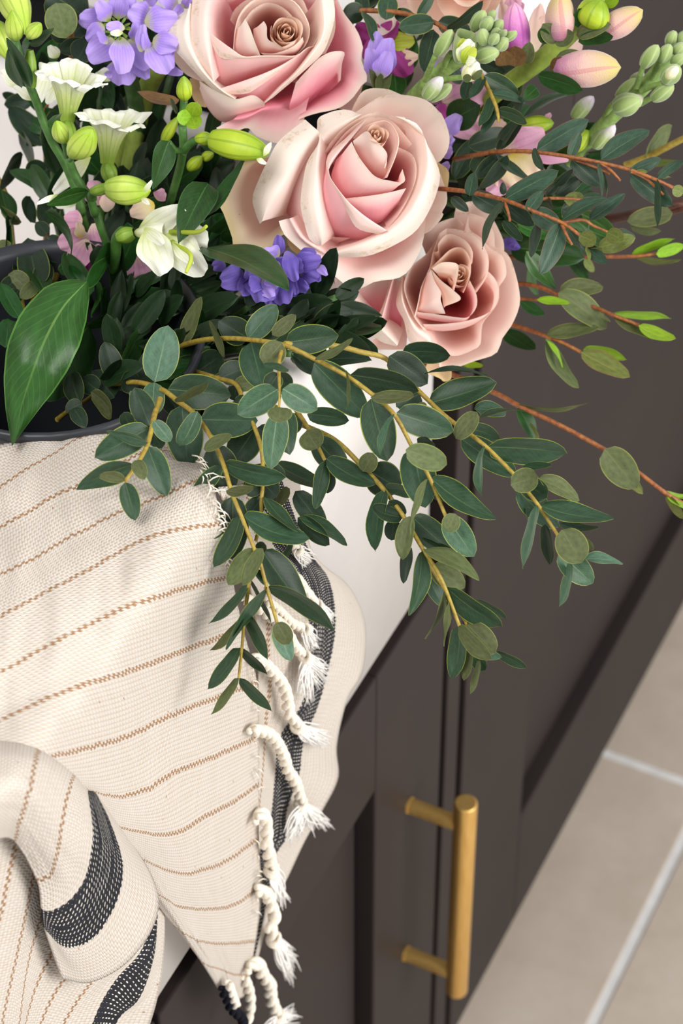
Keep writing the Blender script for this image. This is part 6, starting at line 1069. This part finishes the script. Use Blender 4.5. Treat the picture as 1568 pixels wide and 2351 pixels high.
root, org = plant('snapdragon', 'magenta snapdragon bloom behind the small lilac bud at top', 'flower', [path_px(FT, [(200, 200, 1.075), (240, 420, 1.12)])], M_stem_s, 0.003, SN)
for a in [(190, 190, 75, 125, 120, 'M'), (200, 200, 310, 335, 140, 'M'), (190, 180, 255, 110, 90, 'M'), (180, 200, 110, 260, 100, 'M'), (220, 200, 330, 180, 90, 'T'), (260, 280, 340, 260, 80, 'Y')]: petal_at(root, org, FT, *a[:5], 1.062, 1.055, a[5], .15)
for a in [(300, 330, 340, 160, 80), (250, 330, 260, 450, 90)]: leaf(root, org, *fr(FT, a[0], a[1]), *fr(FT, a[2], a[3]), a[4] / FT[2], 1.066, 1.06, 'B', 'l')
root, org = plant('snapdragon', 'dusty pink snapdragon blooms on the left behind the alstroemeria stems', 'flower', [path_px(F4, [(860, -300, 1.09), (830, 0, 1.10), (800, 300, 1.11), (780, 700, 1.13), (800, 950, 1.16)]), path_px(F0, [(1090, 470, 1.075), (1010, 640, 1.08), (950, 900, 1.085), (870, 1300, 1.09)])], M_stem_s, [0.004, 0.0045], SN)
for a in [(610, 420, 425, 500, 190, 'K', 0), (600, 450, 500, 690, 180, 'K', -2), (570, 330, 455, 310, 150, 'K', 2), (650, 340, 700, 580, 150, 'K', 3), (560, 440, 540, 340, 80, 'Y', -4), (700, 210, 630, 50, 170, 'K', 2), (730, 260, 760, 130, 110, 'S', 3), (660, 480, 600, 700, 90, 'M', 3)]: petal_at(root, org, F4, *a[:5], 1.040 + a[6] / 1000, 1.034 + a[6] / 1000, a[5], random.uniform(-.2, .2))
root, org = plant('snapdragon', 'pink snapdragon bloom with yellow lip below the white alstroemeria bloom', 'flower', [path_px(F4, [(960, 480, 1.07), (900, 700, 1.10), (840, 950, 1.15)])], M_stem_s, 0.003, SN)
for a in [(930, 480, 825, 570, 150, 'M', 2), (950, 470, 900, 600, 130, 'K', -1), (940, 560, 965, 795, 200, 'K', -2), (970, 640, 1110, 690, 110, 'K', 3), (950, 560, 1050, 470, 110, 'Y', -3), (1070, 210, 925, 260, 160, 'Y', 4), (1060, 260, 1040, 350, 130, 'M', 6), (1120, 230, 1160, 330, 130, 'K', 5), (1090, 180, 1130, 110, 100, 'K', 6)]: petal_at(root, org, F4, *a[:5], 1.034 + a[6] / 1000, 1.028 + a[6] / 1000, a[5], random.uniform(-.2, .2))
# ---------------- fourth rose at the top edge
o4 = at(*fr(FT, 620, -170), 1.07); root = empty('rose', o4, 'peach rose cut off by the top edge behind the eucalyptus', 'rose', 'garden roses at the heart of the bouquet')
for rim, kw in [([(300, -60, 6), (330, 90, 4), (440, 175, 2), (560, 170, 2), (660, 120, 2), (740, 0, 3)], dict(kind='b', ruf=.4)), ([(400, -100, -4), (470, 60, -6), (560, 110, -8), (660, 60, -8), (720, -60, -6)], dict(kind='b', ruf=.3)), ([(460, -130, -10), (520, 0, -14), (600, 30, -16), (680, -40, -14)], dict(kind='b', ruf=.3)), ([(130, 60, 10), (140, 130, 10), (200, 160, 10), (240, 120, 10), (230, 60, 10)], dict(kind='c', ruf=.6))]:
    petal(root, o4, FT, 1.045, rim, (600, -150, 45), **kw)
bud(root, o4, FT, 1.045, (590, -80), (0, -40), 70, -14, 24, 6, 'b')
tube('stem', [o4, at(880, 240, 1.10), at(400, 700, 1.13)], [.0034, .003, .003], M_stem_d, root, o4, 8)
# ---------------- dark vase in the sink with jute string
M_vase = plain('charcoal_glaze', (44, 45, 50), 0.38, var=0.08, scale=20)
vc = at(120, 768, on_z(120, 768, 0.925)); vz = 0.925; va = np.array([vc[0], vc[1]]); tz = 0.688
vroot = empty('vase', (va[0], va[1], tz), 'charcoal glazed vase standing in the sink, holding the bouquet stems', 'vase')
prof = [(0.0, tz), (0.044, tz), (0.048, tz + .006), (0.054, tz + .10), (0.058, tz + .19), (0.0605, vz - .006), (0.062, vz), (0.060, vz + .0015), (0.057, vz - .004), (0.053, tz + .18), (0.046, tz + .02), (0.0, tz + .015)]
th = np.linspace(0, 2 * np.pi, 48, endpoint=False)
G = np.array([[(va[0] + r * math.cos(a), va[1] + r * math.sin(a), z) for a in th] for r, z in prof])
link('body', grid_mesh('body', G - np.array([va[0], va[1], tz]), wrap=True), vroot, [M_vase])
M_jute = plain('jute_string', (140, 104, 72), 0.95, var=0.25, scale=300, bump=0.6, spec=0.1)
mbj = MB()
for k in range(5):
    R = 0.0640; rows = []
    P = [np.array([va[0] + R * math.cos(a), va[1] + R * math.sin(a), vz - .075 + k * 0.006 + 0.0015 * math.sin(3 * a + k)]) for a in np.linspace(0, 2 * math.pi, 41)]
    mbj.grid(tube_grid(np.array(P), [0.0029] * 4, 7, 80))
mbj.build('string_binding', M_jute, vroot, (va[0], va[1], tz))
